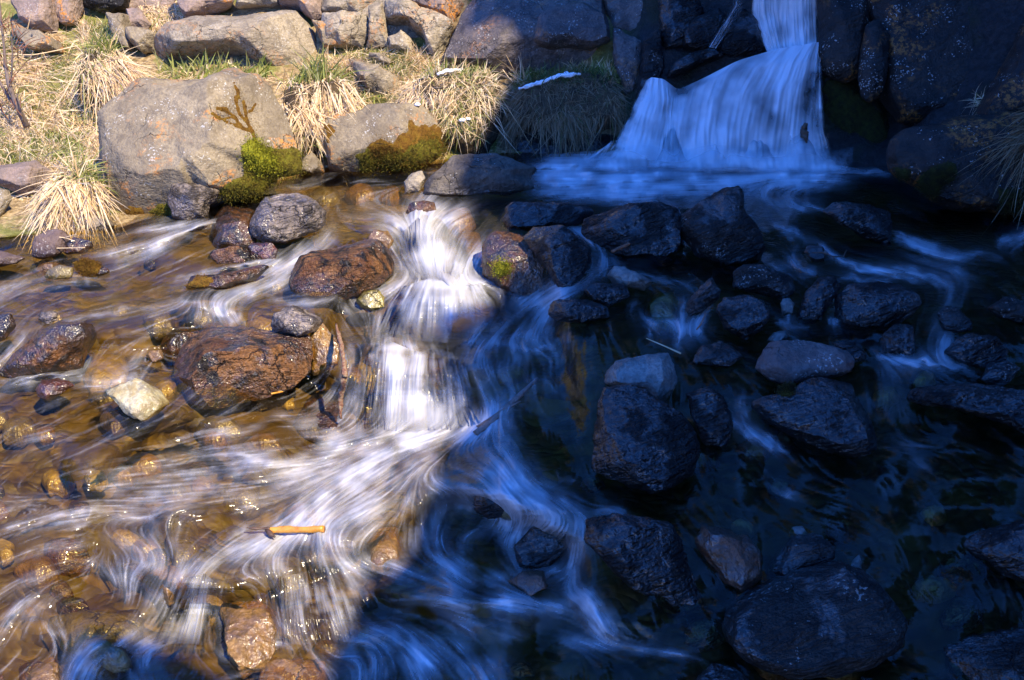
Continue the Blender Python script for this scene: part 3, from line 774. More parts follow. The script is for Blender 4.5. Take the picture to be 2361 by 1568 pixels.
def rock(name, label, poly, mat, base='auto', th=0.55, sub=5, seed=None, facets=14, cut=0.60, rough=0.065, ext=0.14,
         push=0.25, p=0.75, jag=None, cat='rock', group=None, planes=(), flat=False, dz=0.0, key=None, dep=None, wetline=True, ridge=0.025):
    """A stone whose outline is given in picture units at its own distance; planes: (nx, ny, nz, offset) flat faces in
    the stone's frame (x right, y up, z to the viewer)."""
    seed = int(sum(poly[0]) * 7 + len(poly) * 131 + sum(poly[-1]) * 3) % 10007
    rg = np.random.default_rng(seed)
    poly = np.asarray(poly, float)
    cx, cy, r = radial(poly)
    jg = (0.035 if sub <= 5 else 0.022) if jag is None else jag
    a_ = np.arange(256) * PI2 / 256
    cs = np.stack([np.cos(a_), np.sin(a_), 0 * a_ + seed * .37], 1)
    r = r * (1 + jg * 2.2 * fbm(cs * 3.2, seed, 4, .6))
    ybot = poly[:, 1].max(); xb = poly[np.argmax(poly[:, 1]), 0]; xb = 0.5 * xb + 0.5 * cx
    wpx = np.ptp(poly[:, 0]); hpx = np.ptp(poly[:, 1])
    v, fc = ico(sub)
    v = v.copy()
    # flat facets
    for k in range(facets):
        n = rg.standard_normal(3); n[2] = abs(n[2]) * 1.1 + 0.25 if k % 2 == 0 else n[2]
        n /= np.linalg.norm(n)
        h = cut + rg.random() * (0.97 - cut)
        e = v @ n - h
        v = v - np.clip(e, 0, None)[:, None] * n * 0.92
    for nx, ny, nz, h in planes:
        n = np.array([nx, ny, nz], float); n /= np.linalg.norm(n)
        e = v @ n - h
        v = v - np.clip(e, 0, None)[:, None] * n * 0.97
    for k in range(26 if sub >= 5 else 10):                 # chipped edges
        n = rg.standard_normal(3); n /= np.linalg.norm(n)
        h = np.max(v @ n) * (0.90 + 0.09 * rg.random())
        v = v - np.clip(v @ n - h, 0, None)[:, None] * n * 0.9
    rho = np.hypot(v[:, 0], v[:, 1]); ang = np.arctan2(-v[:, 1], v[:, 0])
    bi = ((ang % PI2) / PI2 * 48).astype(int) % 48
    mxr = np.full(48, 0.02); np.maximum.at(mxr, bi, rho)
    mxr = (np.roll(mxr, 1) + 2 * mxr + np.roll(mxr, -1)) / 4
    mr = np.interp((ang % PI2) / PI2 * 48, np.arange(-0.5, 49.5), np.concatenate([[mxr[-1]], mxr, [mxr[0]]]))
    s_ = np.clip(1 / mr, 1, 3); v[:, :2] *= s_[:, None]; rho = np.minimum(rho * s_, 1.04)
    rr = np.interp((ang % PI2) / PI2 * 256, np.arange(257), np.append(r, r[0]))
    k = np.minimum(rho, 1) ** p / np.maximum(rho, 1e-6)
    ox = v[:, 0] * k * rr; oy = -v[:, 1] * k * rr           # picture units
    if flat:                                                # lies under the water: outline seen from above
        X = cx + ox; Y = cy + oy
        zt = float(zwat(cx, cy)) + dz
        P = on_z(X, Y, zt)
        size = float(np.linalg.norm(on_z(cx + wpx / 2, cy, zt) - on_z(cx - wpx / 2, cy, zt)))
        P[:, 2] += v[:, 2] * min(size * th * 0.5, 0.08) - min(size * th * 0.5, 0.08)
    else:
        if dep is not None: dpt = dep
        else:
            bp = surf(xb, ybot)
            dpt = float((bp - CAM) @ FWD)
        size = wpx / HALF * TANH * dpt
        hs = hpx / HALF * TANH * dpt
        T = th * min(size, 1.6 * hs) * 0.5
        dpt = dpt + push * T - (0.06 if ybot < yw(xb) - 25 and dep is None else 0)
        oy = np.where(oy > 0, oy * (1 + ext), oy)
        X = cx + ox; Y = cy + oy
        P = at_depth(X, Y, np.full(len(X), dpt)) - np.outer(v[:, 2] * T, FWD) * 1.0
        # keep the tilt of the ground: lean the body back so that the top is further off
        lean = (-(Y - ybot) / max(hpx, 1)) * T * 0.35
        P = P + lean[:, None] * (rays(X, Y))
    sz = math.sqrt(size * (hs if not flat else size * 0.6))
    N = vnormals(P, fc)
    q = P / sz
    d = 0.60 * fbm(q * 2.4, seed, 5, .55) + 0.16 * ridged(q * np.array([1.6, 1.6, 3.4]) @ np.array([[.9, .3, .1], [-.3, .9, .2], [-.1, -.2, .95]]), seed + 5, 3) - 0.08
    P = P + N * (d * rough * sz)[:, None]
    if sub >= 5: P = P + N * (rough * .22 * sz * (np.abs(fbm(q * 6.5, seed + 31, 4, .6)) * 1.6 - .4))[:, None]
    if sub >= 5:
        P = P + N * (ridge * 0.35 * sz * fbm(q * 9, seed + 3, 3))[:, None]
    loc = np.array([P[:, 0].mean(), P[:, 1].mean(), P[:, 2].min()])
    # wet band just above the waterline
    px, py = to_px(P)
    hz = P[:, 2] - zwat(px, np.clip(py, 330, 1800))
    wet = np.clip(1.1 - hz / 0.06 + 0.5 * fbm(P * 9, seed + 9, 3), 0, 1) if (wetline and (ybot > yw(xb) - 25)) else np.zeros(len(P))
    o = mesh_np(name, P, fc, M[mat], True, {'wet': wet}, loc)
    if group is None:
        inw = ybot > yw(xb) - 25
        group = {'cliff rock': 'rock blocks of the cliff above the bank', 'cliff': 'cliff faces round the stream', 'snow': 'old snow left on the bank',
                 'rock': ('rocks standing in the sunlit stream' if cx < 1135 else 'rocks standing in the shaded stream') if inw else 'rocks lying on the grassy bank'}.get(cat)
    tag(o, label, cat, group)
    if key: ROCKS[key] = (o, P, fc)
    return o


def moss(key, poly, mat, *, lines=None, **kw):
    return _moss(key, poly, mat, lines=lines, **kw)


def _moss(key, poly, mat, thick=0.012, label=None, edge=14.0, nm='moss', fuzz=1.0, lines=None):
    """a cushion of moss on the face of a stone, child of the stone"""
    o, P, fc = ROCKS[key]
    N = vnormals(P, fc)
    px, py = to_px(P)
    vis = np.sum(N * (CAM - P), axis=1) > 0
    if lines:
        sd = np.full(px.shape, -99.0)
        for pl, w in lines:
            pl = np.array(pl, float)
            for k in range(len(pl) - 1):
                a_, b_ = pl[k], pl[k + 1]; ab = b_ - a_
                t_ = np.clip(((px - a_[0]) * ab[0] + (py - a_[1]) * ab[1]) / (ab @ ab), 0, 1)
                sd = np.maximum(sd, w - np.hypot(px - a_[0] - t_ * ab[0], py - a_[1] - t_ * ab[1]))
        sd = sd + 3.5 * fbm(P * 30, 3, 3)
    else:
        sd = poly_sdist(px, py, poly) + 11 * fbm(P * 16, 3, 4)
    m = np.clip(sd / edge, -1, 1)
    keepf = ((m[fc].max(axis=1) > -0.4) & vis[fc].any(axis=1))
    F = fc[keepf]
    ids, inv = np.unique(F, return_inverse=True)
    # one finer level for a ragged edge
    V = P[ids]; NN = N[ids]; mm = m[ids]
    bump = 0.55 + 0.45 * fbm(V * 38, 7, 3)
    V = V + NN * (thick * np.clip(mm, 0, 1) ** 0.5 * (0.5 + bump * fuzz) - thick * 0.6 * np.clip(-mm + 0.1, 0, 1))[:, None]
    Fm = inv.reshape(-1, 3)
    ok = np.where(mm > 0.1)[0]
    if len(ok):                                            # the short fronds of the cushion
        r2 = np.random.default_rng(len(ids)); nf = int(min(9000, 14 * len(ok)))
        i = r2.choice(ok, nf)
        el = np.linalg.norm(P[fc[0, 0]] - P[fc[0, 1]]) * 2.2
        b = V[i] + r2.standard_normal((nf, 3)) * el * .5
        dr = NN[i] + r2.standard_normal((nf, 3)) * .55 + np.array([0, 0, .25]); dr /= np.linalg.norm(dr, axis=1, keepdims=True)
        ln = (.004 + .25 * thick) * (.5 + .9 * r2.random(nf)); sd_ = np.cross(dr, r2.standard_normal((nf, 3))); sd_ /= np.linalg.norm(sd_, axis=1, keepdims=True)
        b0 = b - dr * (ln * .4)[:, None]
        tv = np.stack([b0 - sd_ * (ln * .22)[:, None], b0 + sd_ * (ln * .22)[:, None], b + dr * ln[:, None]], 1).reshape(-1, 3)
        Fm = np.concatenate([Fm, np.arange(nf * 3).reshape(-1, 3) + len(V)]); V = np.concatenate([V, tv])
    c = mesh_np(nm, V, Fm, M[mat], True, None, np.array(o.location))
    if label: c['label'] = label
    c.parent = o; c.location = (0, 0, 0)
    return c


R = rock
# ---- the far bank, in the sun
R('boulder', 'huge smooth grey boulder with orange lichen and mossy foot standing at the water', [(233,267),(253,243),(293,213),(333,182),(360,175),(413,175),(460,170),(493,153),(520,143),(547,147),(573,167),(597,167),(617,187),(650,247),(673,307),(690,367),(690,393),(633,403),(600,440),(520,447),(477,467),(473,500),(433,512),(353,512),(283,520),(253,480),(237,447),(232,360)],
  'grey', th=0.8, sub=7, facets=7, cut=0.76, rough=0.032, ext=0.05, push=0.5, planes=[(-.25,.25,1,.56),(.75,.1,.7,.60),(-.35,-.75,.65,.62),(.1,.9,.5,.70)], key='big', cat='boulder', ridge=.012, jag=.006)
R('slab', 'flat topped grey slab with overhanging broken front on the grassy bank', [(353,133),(367,107),(417,60),(437,43),(500,20),(627,8),(683,18),(717,50),(733,83),(743,140),(717,167),(667,187),(617,167),(567,153),(467,153),(400,153),(353,150)],
  'greylight', th=1.3, sub=7, facets=4, cut=0.9, rough=0.03, ext=0.02, push=0.55, p=.6, planes=[(-.05,.8,.6,.37),(-.3,-.85,.42,.46),(.6,-.2,.75,.6)], key='slab', cat='rock slab', ridge=.03)
R('rock', 'low grey rock with an orange brown mossy side at the stream edge', [(742,277),(757,270),(820,255),(870,245),(944,240),(974,248),(1000,273),(1017,300),(1017,333),(1004,363),(954,377),(870,390),(820,400),(780,390),(760,387),(750,350),(738,317)],
  'grey', th=.75, sub=6, facets=6, cut=.8, rough=.03, ext=.08, planes=[(-.2,.3,1,.62),(.6,.1,.8,.7),(0,-.8,.6,.62)], key='mossy')
R('rock', 'speckled grey rock half in sun and half in shade in the shallow pool', [(967,450),(987,413),(1014,387),(1040,358),(1074,353),(1147,350),(1197,370),(1240,387),(1220,407),(1234,427),(1187,440),(1087,447),(1020,450)],
  'midgrey', th=.8, sub=6, facets=12, cut=.6, rough=.06, planes=[(-.3,.7,.6,.55),(.1,-.5,.9,.55)], key='halflit')
R('rock', 'small pale rounded stone beside the half shaded pool rock', [(930,420),(947,400),(974,393),(981,413),(967,440),(934,443)], 'greylight', sub=5, th=.8)
R('rock', 'tilted grey slab rock in the grass above the mossy low rock', [(800,130),(827,130),(864,140),(920,180),(924,197),(897,217),(877,217),(844,200),(820,183),(807,150)], 'greylight', th=1.1, sub=5, planes=[(-.3,.7,.6,.4),(.5,-.5,.7,.5)])
R('rock', 'thin flat sliver of grey rock in the grass below the sunlit cliff', [(849,120),(874,120),(904,137),(900,147),(870,140),(850,130)], 'greylight', th=1.0, sub=4)
R('cliff', 'cracked pale cliff face behind the sunlit cliff blocks', [(690,-60),(1100,-60),(1070,40),(1020,120),(960,118),(840,116),(720,110)], 'greylight', th=.5, sub=6, facets=16, cut=.5, rough=.08, p=.5, cat='cliff', dep=float((bankpt(900,120)-CAM)@FWD)+.25, push=0)
R('cliff', 'brown cliff ledge behind the lichen covered blocks', [(-80,-60),(420,-60),(400,20),(320,40),(200,36),(60,45),(-80,50)], 'orange', th=.5, sub=6, facets=16, cut=.5, rough=.09, p=.5, cat='cliff', dep=float((bankpt(160,50)-CAM)@FWD)+.3, push=0)
for lab, pl, mt in [
 ('broad grey cliff block with cracked corner behind the flat slab', [(735,30),(850,38),(854,77),(837,104),(745,104),(733,70)], 'greylight'),
 ('tall narrow grey cliff block between two cracks of the sunlit cliff', [(850,18),(884,3),(892,60),(898,102),(845,106),(850,57)], 'greylight'),
 ('long slanting pale cliff ridge running down to the half shaded boulder', [(887,5),(947,5),(994,28),(1050,57),(1030,95),(1006,132),(988,122),(984,87),(947,62),(925,40),(890,50)], 'greylight'),
 ('small squared grey block sitting under the slanting cliff ridge', [(894,87),(927,68),(949,87),(950,116),(897,113)], 'greylight'),
 ('orange stained cliff block at the top of the slanting ridge', [(940,-18),(1022,-22),(1072,-2),(1040,56),(1000,34),(952,12)], 'orange'),
 ('grey cliff block cut by the frame above the tall narrow block', [(740,-24),(855,-24),(884,-2),(852,24),(838,42),(738,34)], 'greylight'),
 ('orange flecked cliff block above the far end of the flat slab', [(640,-26),(748,-26),(748,38),(722,46),(690,20),(640,8)], 'orange'),
 ('dark grey cliff wedge tucked behind the corner of the flat slab', [(718,48),(787,58),(784,102),(748,106),(733,80)], 'grey'),
 ('orange lichen covered cliff block with a dark gap beneath at the bank top', [(30,8),(50,-20),(124,-20),(126,37),(121,64),(80,68),(52,45)], 'orange'),
 ('hanging orange cliff tooth beside the lichen covered block', [(124,-20),(190,-20),(182,18),(168,52),(143,52),(127,38)], 'orange'),
 ('sloping grey rock step in the grass below the lichen covered cliff', [(22,44),(60,66),(110,80),(143,100),(146,120),(83,118),(32,78)], 'grey'),
 ('squared grey rock propped against the end of the flat slab', [(297,68),(333,62),(369,83),(357,112),(330,120),(306,102)], 'grey'),
 ('weathered upright rock above the squared propped rock', [(288,18),(322,18),(346,54),(336,68),(299,65)], 'orange'),
 ('brown grey rock at the foot of the dry hanging grass', [(241,26),(288,28),(298,66),(303,112),(282,103),(255,62)], 'grey'),
 ('orange speckled cliff rock behind the flat slab top', [(392,-26),(420,34),(434,46),(484,28),(542,12),(565,-26)], 'orange'),
 ('narrow cliff rock between the speckled rock and the orange flecked block', [(552,-26),(650,-26),(645,10),(540,16)], 'greylight'),
 ('dark cliff rock filling the shadowed gap above the hanging orange tooth', [(186,-24),(300,-24),(292,18),(240,28),(190,16)], 'darkdry'),  # charcoal colour stands for the shade in the gap
]:
    rock('cliff_block', lab, pl, mt, th=1.1, sub=6, facets=18, cut=.5, rough=.075, ext=.1, push=.1, cat='cliff rock', p=.5, ridge=.03)
R('rock', 'flat pinkish rock lying in dry leaves on the bank', [(-30,385),(20,373),(77,367),(110,390),(90,427),(67,445),(40,443),(0,425)], 'orange', th=1.2, sub=5, planes=[(0,.8,.5,.45)])
R('rock', 'dark broken rock under the flat pinkish rock', [(-30,425),(20,438),(26,460),(0,492),(-30,490)], 'grey', th=.8, sub=4)
R('rock', 'white triangular stone below the dry straw tussock', [(150,522),(173,494),(200,477),(233,488),(268,519),(240,528),(180,528)], 'greylight', th=.9, sub=5, planes=[(0,.7,.6,.5)])
R('rock', 'low brown stone at the foot of the moss beside the big boulder', [(690,392),(700,362),(722,352),(742,372),(748,394),(720,400)], 'grey', th=.9, sub=4)
R('rock', 'wet black layered rock below the big boulder foot', [(385,470),(400,420),(440,415),(480,428),(505,440),(480,468),(470,498),(430,506),(395,500)], 'greywet', th=.7, sub=5, dep=None, push=-.1, rough=.08)

# ---- half shaded and shaded cliff
R('boulder', 'massive rounded cliff boulder with its sunlit corner beside the shade', [(1005,150),(1030,105),(1047,70),(1065,30),(1100,-12),(1200,-28),(1300,-24),(1390,-6),(1404,33),(1410,95),(1408,150),(1370,180),(1287,186),(1187,184),(1087,166)],
  'slate', th=.7, sub=7, facets=6, cut=.82, rough=.03, ext=.02, planes=[(-.5,.3,.8,.66),(.2,.45,.85,.62),(.3,-.75,.6,.45)], key='cliffb', cat='boulder', ridge=.02)
R('boulder', 'bulging dark upper boulder overhanging a black hollow', [(1225,105),(1240,50),(1290,15),(1350,10),(1400,40),(1408,98),(1370,112),(1300,106),(1260,112)], 'slate', th=.8, sub=6, facets=4, rough=.03, ext=0, push=-.75, dep=float((bankpt(1300,180)-CAM)@FWD), cat='boulder', ridge=.02)
for lab, pl, mt, ps in [
 ('tall shaded cliff block with square corner between boulder and waterfall', [(1385,-24),(1518,-24),(1520,30),(1500,72),(1484,96),(1416,68),(1400,30)], 'slate', .1),
 ('dark blue angular rock under the square cornered cliff block', [(1412,66),(1482,94),(1478,150),(1464,206),(1440,218),(1416,146)], 'slate', -.2),
 ('narrow black rock column beside the trickling side fall', [(1482,92),(1522,66),(1532,150),(1518,200),(1470,236),(1478,150)], 'darkdry', 0),
 ('black mossy rock at the top of the dark waterfall recess', [(1518,-24),(1600,-24),(1625,30),(1600,100),(1530,120),(1518,40)], 'blackwet', .2),
 ('wet black rock ledge under the side trickle', [(1574,70),(1607,40),(1657,20),(1676,40),(1664,80),(1668,118),(1617,120),(1574,105)], 'blackwet', 0),
 ('rounded black rock splitting the upper fall from the side trickle', [(1660,118),(1672,62),(1705,24),(1733,34),(1757,76),(1764,120),(1724,130),(1684,127)], 'blackwet', -.2),
 ('low black rock at the foot of the side trickle', [(1545,150),(1574,136),(1600,120),(1642,112),(1680,128),(1624,146),(1574,166),(1540,176)], 'blackwet', -.2),
]:
    rock('cliff_block', lab, pl, mt, th=.8, sub=5, facets=7, cut=.66, rough=.07, ext=.05, push=ps, cat='cliff rock', p=.65, ridge=.05, dep=float((bankpt(pl[0][0], max(q[1] for q in pl))-CAM)@FWD) - .0)
R('boulder', 'rounded dark cliff nose hanging beside the upper fall', [(1884,-26),(1886,40),(1890,62),(1885,117),(1893,160),(1917,177),(1950,189),(1982,180),(1992,90),(2005,20),(2000,-26)], 'cliff', th=.9, sub=6, facets=5, cut=.8, rough=.035, ext=.02, dep=float((wpt(1900,380)-CAM)@FWD)+.05, cat='cliff rock', push=0)
R('boulder', 'hanging finger of dark rock between two cliff lobes', [(1995,60),(2025,40),(2050,80),(2046,160),(2040,205),(2034,222),(2004,237),(1984,220),(1976,182),(1986,110)], 'cliff', th=.9, sub=5, facets=4, cut=.8, rough=.04, ext=.02, dep=float((wpt(1950,385)-CAM)@FWD)-.15, cat='cliff rock', push=0)
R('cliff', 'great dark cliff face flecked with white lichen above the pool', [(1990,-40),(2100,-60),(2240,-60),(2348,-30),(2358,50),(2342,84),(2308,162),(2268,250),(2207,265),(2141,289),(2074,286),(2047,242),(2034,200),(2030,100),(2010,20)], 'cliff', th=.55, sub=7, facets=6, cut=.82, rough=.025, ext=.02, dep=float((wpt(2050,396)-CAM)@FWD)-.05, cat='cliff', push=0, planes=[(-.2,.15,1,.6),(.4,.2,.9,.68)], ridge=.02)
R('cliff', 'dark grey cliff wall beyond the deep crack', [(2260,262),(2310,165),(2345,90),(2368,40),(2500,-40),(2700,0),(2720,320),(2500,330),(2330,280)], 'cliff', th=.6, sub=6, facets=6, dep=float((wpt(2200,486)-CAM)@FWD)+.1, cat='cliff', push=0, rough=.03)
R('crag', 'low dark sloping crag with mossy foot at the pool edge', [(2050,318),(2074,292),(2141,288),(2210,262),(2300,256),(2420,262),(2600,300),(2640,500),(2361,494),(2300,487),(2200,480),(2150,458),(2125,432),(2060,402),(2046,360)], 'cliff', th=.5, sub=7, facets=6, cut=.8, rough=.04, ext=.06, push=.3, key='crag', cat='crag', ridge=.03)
R('rock', 'black mossy hollow rock behind the foot of the waterfall', [(1895,170),(1960,185),(2040,240),(2080,300),(2075,392),(2000,396),(1930,392),(1900,320)], 'blackwet', th=.4, sub=6, dep=float((wpt(1950,385)-CAM)@FWD)+.25, push=0, facets=5, key='hollow')
R('rock', 'black rock under the hanging grass by the waterfall pool', [(1150,356),(1170,318),(1240,300),(1330,305),(1420,310),(1440,350),(1330,360),(1230,366)], 'blackwet', th=.5, sub=5, push=.5, dep=float((wpt(1300,362)-CAM)@FWD)+.12)

# ---- stones in the sunlit stream
R('rock', 'jagged grey rock perched on wet brown stones in the riffle', [(578,530),(580,505),(592,480),(612,453),(642,441),(680,440),(715,450),(735,470),(750,490),(752,510),(735,527),(700,542),(660,560),(620,560),(590,548)], 'greywet', th=.85, sub=6, facets=9, cut=.7, rough=.075, ext=.02, push=.3, dep=float((wpt(640,585)-CAM)@FWD), planes=[(0,.8,.5,.5),(.3,-.2,.9,.6)], key='jag')
R('rock', 'wet brown stone under the left end of the jagged grey rock', [(486,562),(494,540),(515,518),(560,510),(592,540),(588,568),(560,578),(500,577)], 'blackbrown', sub=5, push=.5)
R('rock', 'speckled tan stone at the waterline below the jagged rock', [(478,592),(490,577),(530,568),(567,563),(575,585),(567,604),(500,606)], 'brown', sub=5)
R('rock', 'small shiny dark red stone below the jagged grey rock', [(571,572),(580,558),(627,559),(641,577),(634,598),(593,604),(574,595)], 'redbrown', sub=5)
R('rock', 'flat topped reddish brown wet rock left of the white cascade', [(667,645),(676,613),(692,590),(727,577),(787,560),(844,550),(872,553),(895,572),(908,603),(905,628),(880,651),(837,672),(797,683),(754,682),(700,679),(670,665)], 'brown', th=.85, sub=6, facets=7, cut=.74, rough=.045, planes=[(-.1,.85,.5,.5),(.85,-.1,.5,.66),(-.1,-.2,1,.66)], key='flatbrown')
R('rock', 'small amber stone half covered by water behind the flat brown rock', [(845,552),(862,529),(894,532),(908,553),(900,574),(860,566)], 'amber', sub=4)
R('rock', 'brown rock split by the shadow edge with bright green moss tuft', [(1113,590),(1114,566),(1120,543),(1140,529),(1164,532),(1194,536),(1220,549),(1254,573),(1284,596),(1291,633),(1280,668),(1220,676),(1147,668),(1124,650),(1106,633)], 'blackbrown', th=.85, sub=6, facets=7, cut=.74, rough=.045, planes=[(-.2,.7,.65,.52),(.4,-.3,.85,.6)], key='split')
R('rock', 'big brown wet boulder with sharp diagonal ridge in the shallows', [(380,823),(388,796),(415,769),(460,752),(533,748),(567,752),(633,764),(700,773),(712,823),(704,860),(673,894),(617,914),(500,938),(433,934),(420,919),(403,883),(380,845)], 'brown', th=.85, sub=7, facets=3, cut=.9, rough=.035, planes=[(-.5,.75,.42,.28),(.7,.45,.5,.46),(.42,-.45,.8,.34),(-.75,-.3,.55,.7)], ext=.08, key='ridge', cat='boulder')
R('rock', 'grey layered stone leaning behind the big brown boulder', [(622,750),(632,719),(667,703),(702,713),(742,737),(722,763),(685,775),(635,765)], 'greywet', th=.8, sub=5, rough=.08, dep=float((wpt(680,800)-CAM)@FWD))
R('rock', 'upright wet golden yellow stone beside the big brown boulder', [(708,790),(726,756),(747,742),(764,769),(784,790),(781,836),(752,852),(722,860),(714,830)], 'gold', th=.7, sub=5)
R('rock', 'black and rust brown wet rock with water sheeting over it', [(-10,860),(27,829),(60,796),(100,756),(150,739),(207,738),(214,773),(188,813),(180,842),(133,861),(33,868)], 'blackbrown', th=.7, sub=6, rough=.06, key='lw')
R('rock', 'small round dark red stone ringed by white water', [(83,898),(97,876),(127,870),(160,882),(168,890),(143,907),(113,920),(90,911)], 'redbrown', th=.9, sub=5)
R('rock', 'greenish white angular stone in the brown shallows', [(243,906),(280,883),(313,870),(353,893),(384,929),(354,960),(333,967),(300,954),(262,924)], 'white', th=.8, sub=5, cut=.66, planes=[(-.1,.6,.8,.55),(.7,.2,.7,.6)])
R('rock', 'long low mossy brown rock awash in the riffle', [(425,664),(447,636),(513,632),(560,618),(612,608),(620,616),(580,646),(500,667)], 'blackbrown', th=.7, sub=5, key='low')
R('rock', 'pale grey pointed stone with twigs caught on it', [(70,590),(87,549),(110,528),(140,529),(160,545),(150,570),(130,588),(90,594)], 'pink', th=.8, sub=5)
R('rock', 'brown wet stone just behind the pointed stone with twigs', [(140,565),(173,548),(209,556),(215,568),(190,582),(150,585)], 'blackbrown', sub=4)
R('rock', 'flat pale stone at the water edge near the dry straw', [(-40,575),(0,578),(30,586),(58,594),(33,607),(-40,618)], 'pink', sub=5, th=1.0)
R('rock', 'tiny orange stone next to the olive stone in the shallows', [(96,618),(103,608),(126,608),(124,622),(104,628)], 'amber', sub=4)
R('rock', 'olive brown stone in the shallows below the pointed stone', [(100,640),(110,622),(140,611),(168,616),(165,637),(130,643)], 'olive', sub=4)
R('rock', 'mossy brown stone breaking the surface beyond the small wave', [(175,615),(200,598),(233,607),(255,626),(217,641),(187,634)], 'blackbrown', sub=5, key='mb')
R('rock', 'glinting small wet stone above the black and rust rock', [(85,737),(95,720),(120,716),(134,722),(132,737),(110,747)], 'greywet', sub=4)
R('rock', 'dark brown stone by the frame edge above the rust rock', [(-40,760),(-20,730),(22,722),(32,750),(16,777),(-30,795)], 'blackbrown', sub=4)
R('rock', 'shiny yellow green stone at the edge of the white dome of water', [(820,694),(837,673),(874,668),(890,686),(887,707),(860,717),(830,710)], 'yolive', sub=5, th=.9)
R('rock', 'dark veined rock under a thin veil of falling water', [(667,955),(690,920),(700,899),(733,876),(777,866),(792,905),(785,975),(740,980),(690,970)], 'blackbrown', th=.6, sub=5, flat=True, dz=.012, rough=.1)
R('rock', 'dark brown stone beside the yellow submerged stone at the cascade top', [(935,490),(945,468),(975,460),(1000,466),(1008,484),(980,494)], 'blackbrown', sub=4)
R('rock', 'thin brown stone near the white water above the big brown boulder', [(333,820),(345,808),(372,806),(378,826),(352,836)], 'amber', sub=4)
R('rock', 'smooth wet brown ledge stone between big boulder and mossy rock', [(475,500),(490,470),(520,452),(560,448),(590,462),(580,500),(540,512),(495,515)], 'blackbrown', sub=5, flat=True, dz=.05, th=.8)
R('rock', 'tan rugged rock with water pouring down both sides', [(503,1372),(540,1358),(590,1360),(636,1372),(640,1410),(625,1470),(590,1490),(546,1508),(516,1482),(512,1430)], 'amber', th=.9, sub=6, rough=.13, flat=True, dz=.035)
R('rock', 'tan rugged stone at the foot of the near ledge', [(600,1510),(640,1480),(700,1490),(765,1495),(745,1540),(700,1570),(620,1580),(590,1560)], 'amber', th=.9, sub=5, rough=.13, flat=True, dz=.015)
R('rock', 'glossy amber stone in the near corner of the stream', [(55,1540),(70,1510),(120,1493),(138,1520),(134,1550),(100,1575),(60,1572)], 'amber', th=.9, sub=5, flat=True, dz=.025, rough=.1)

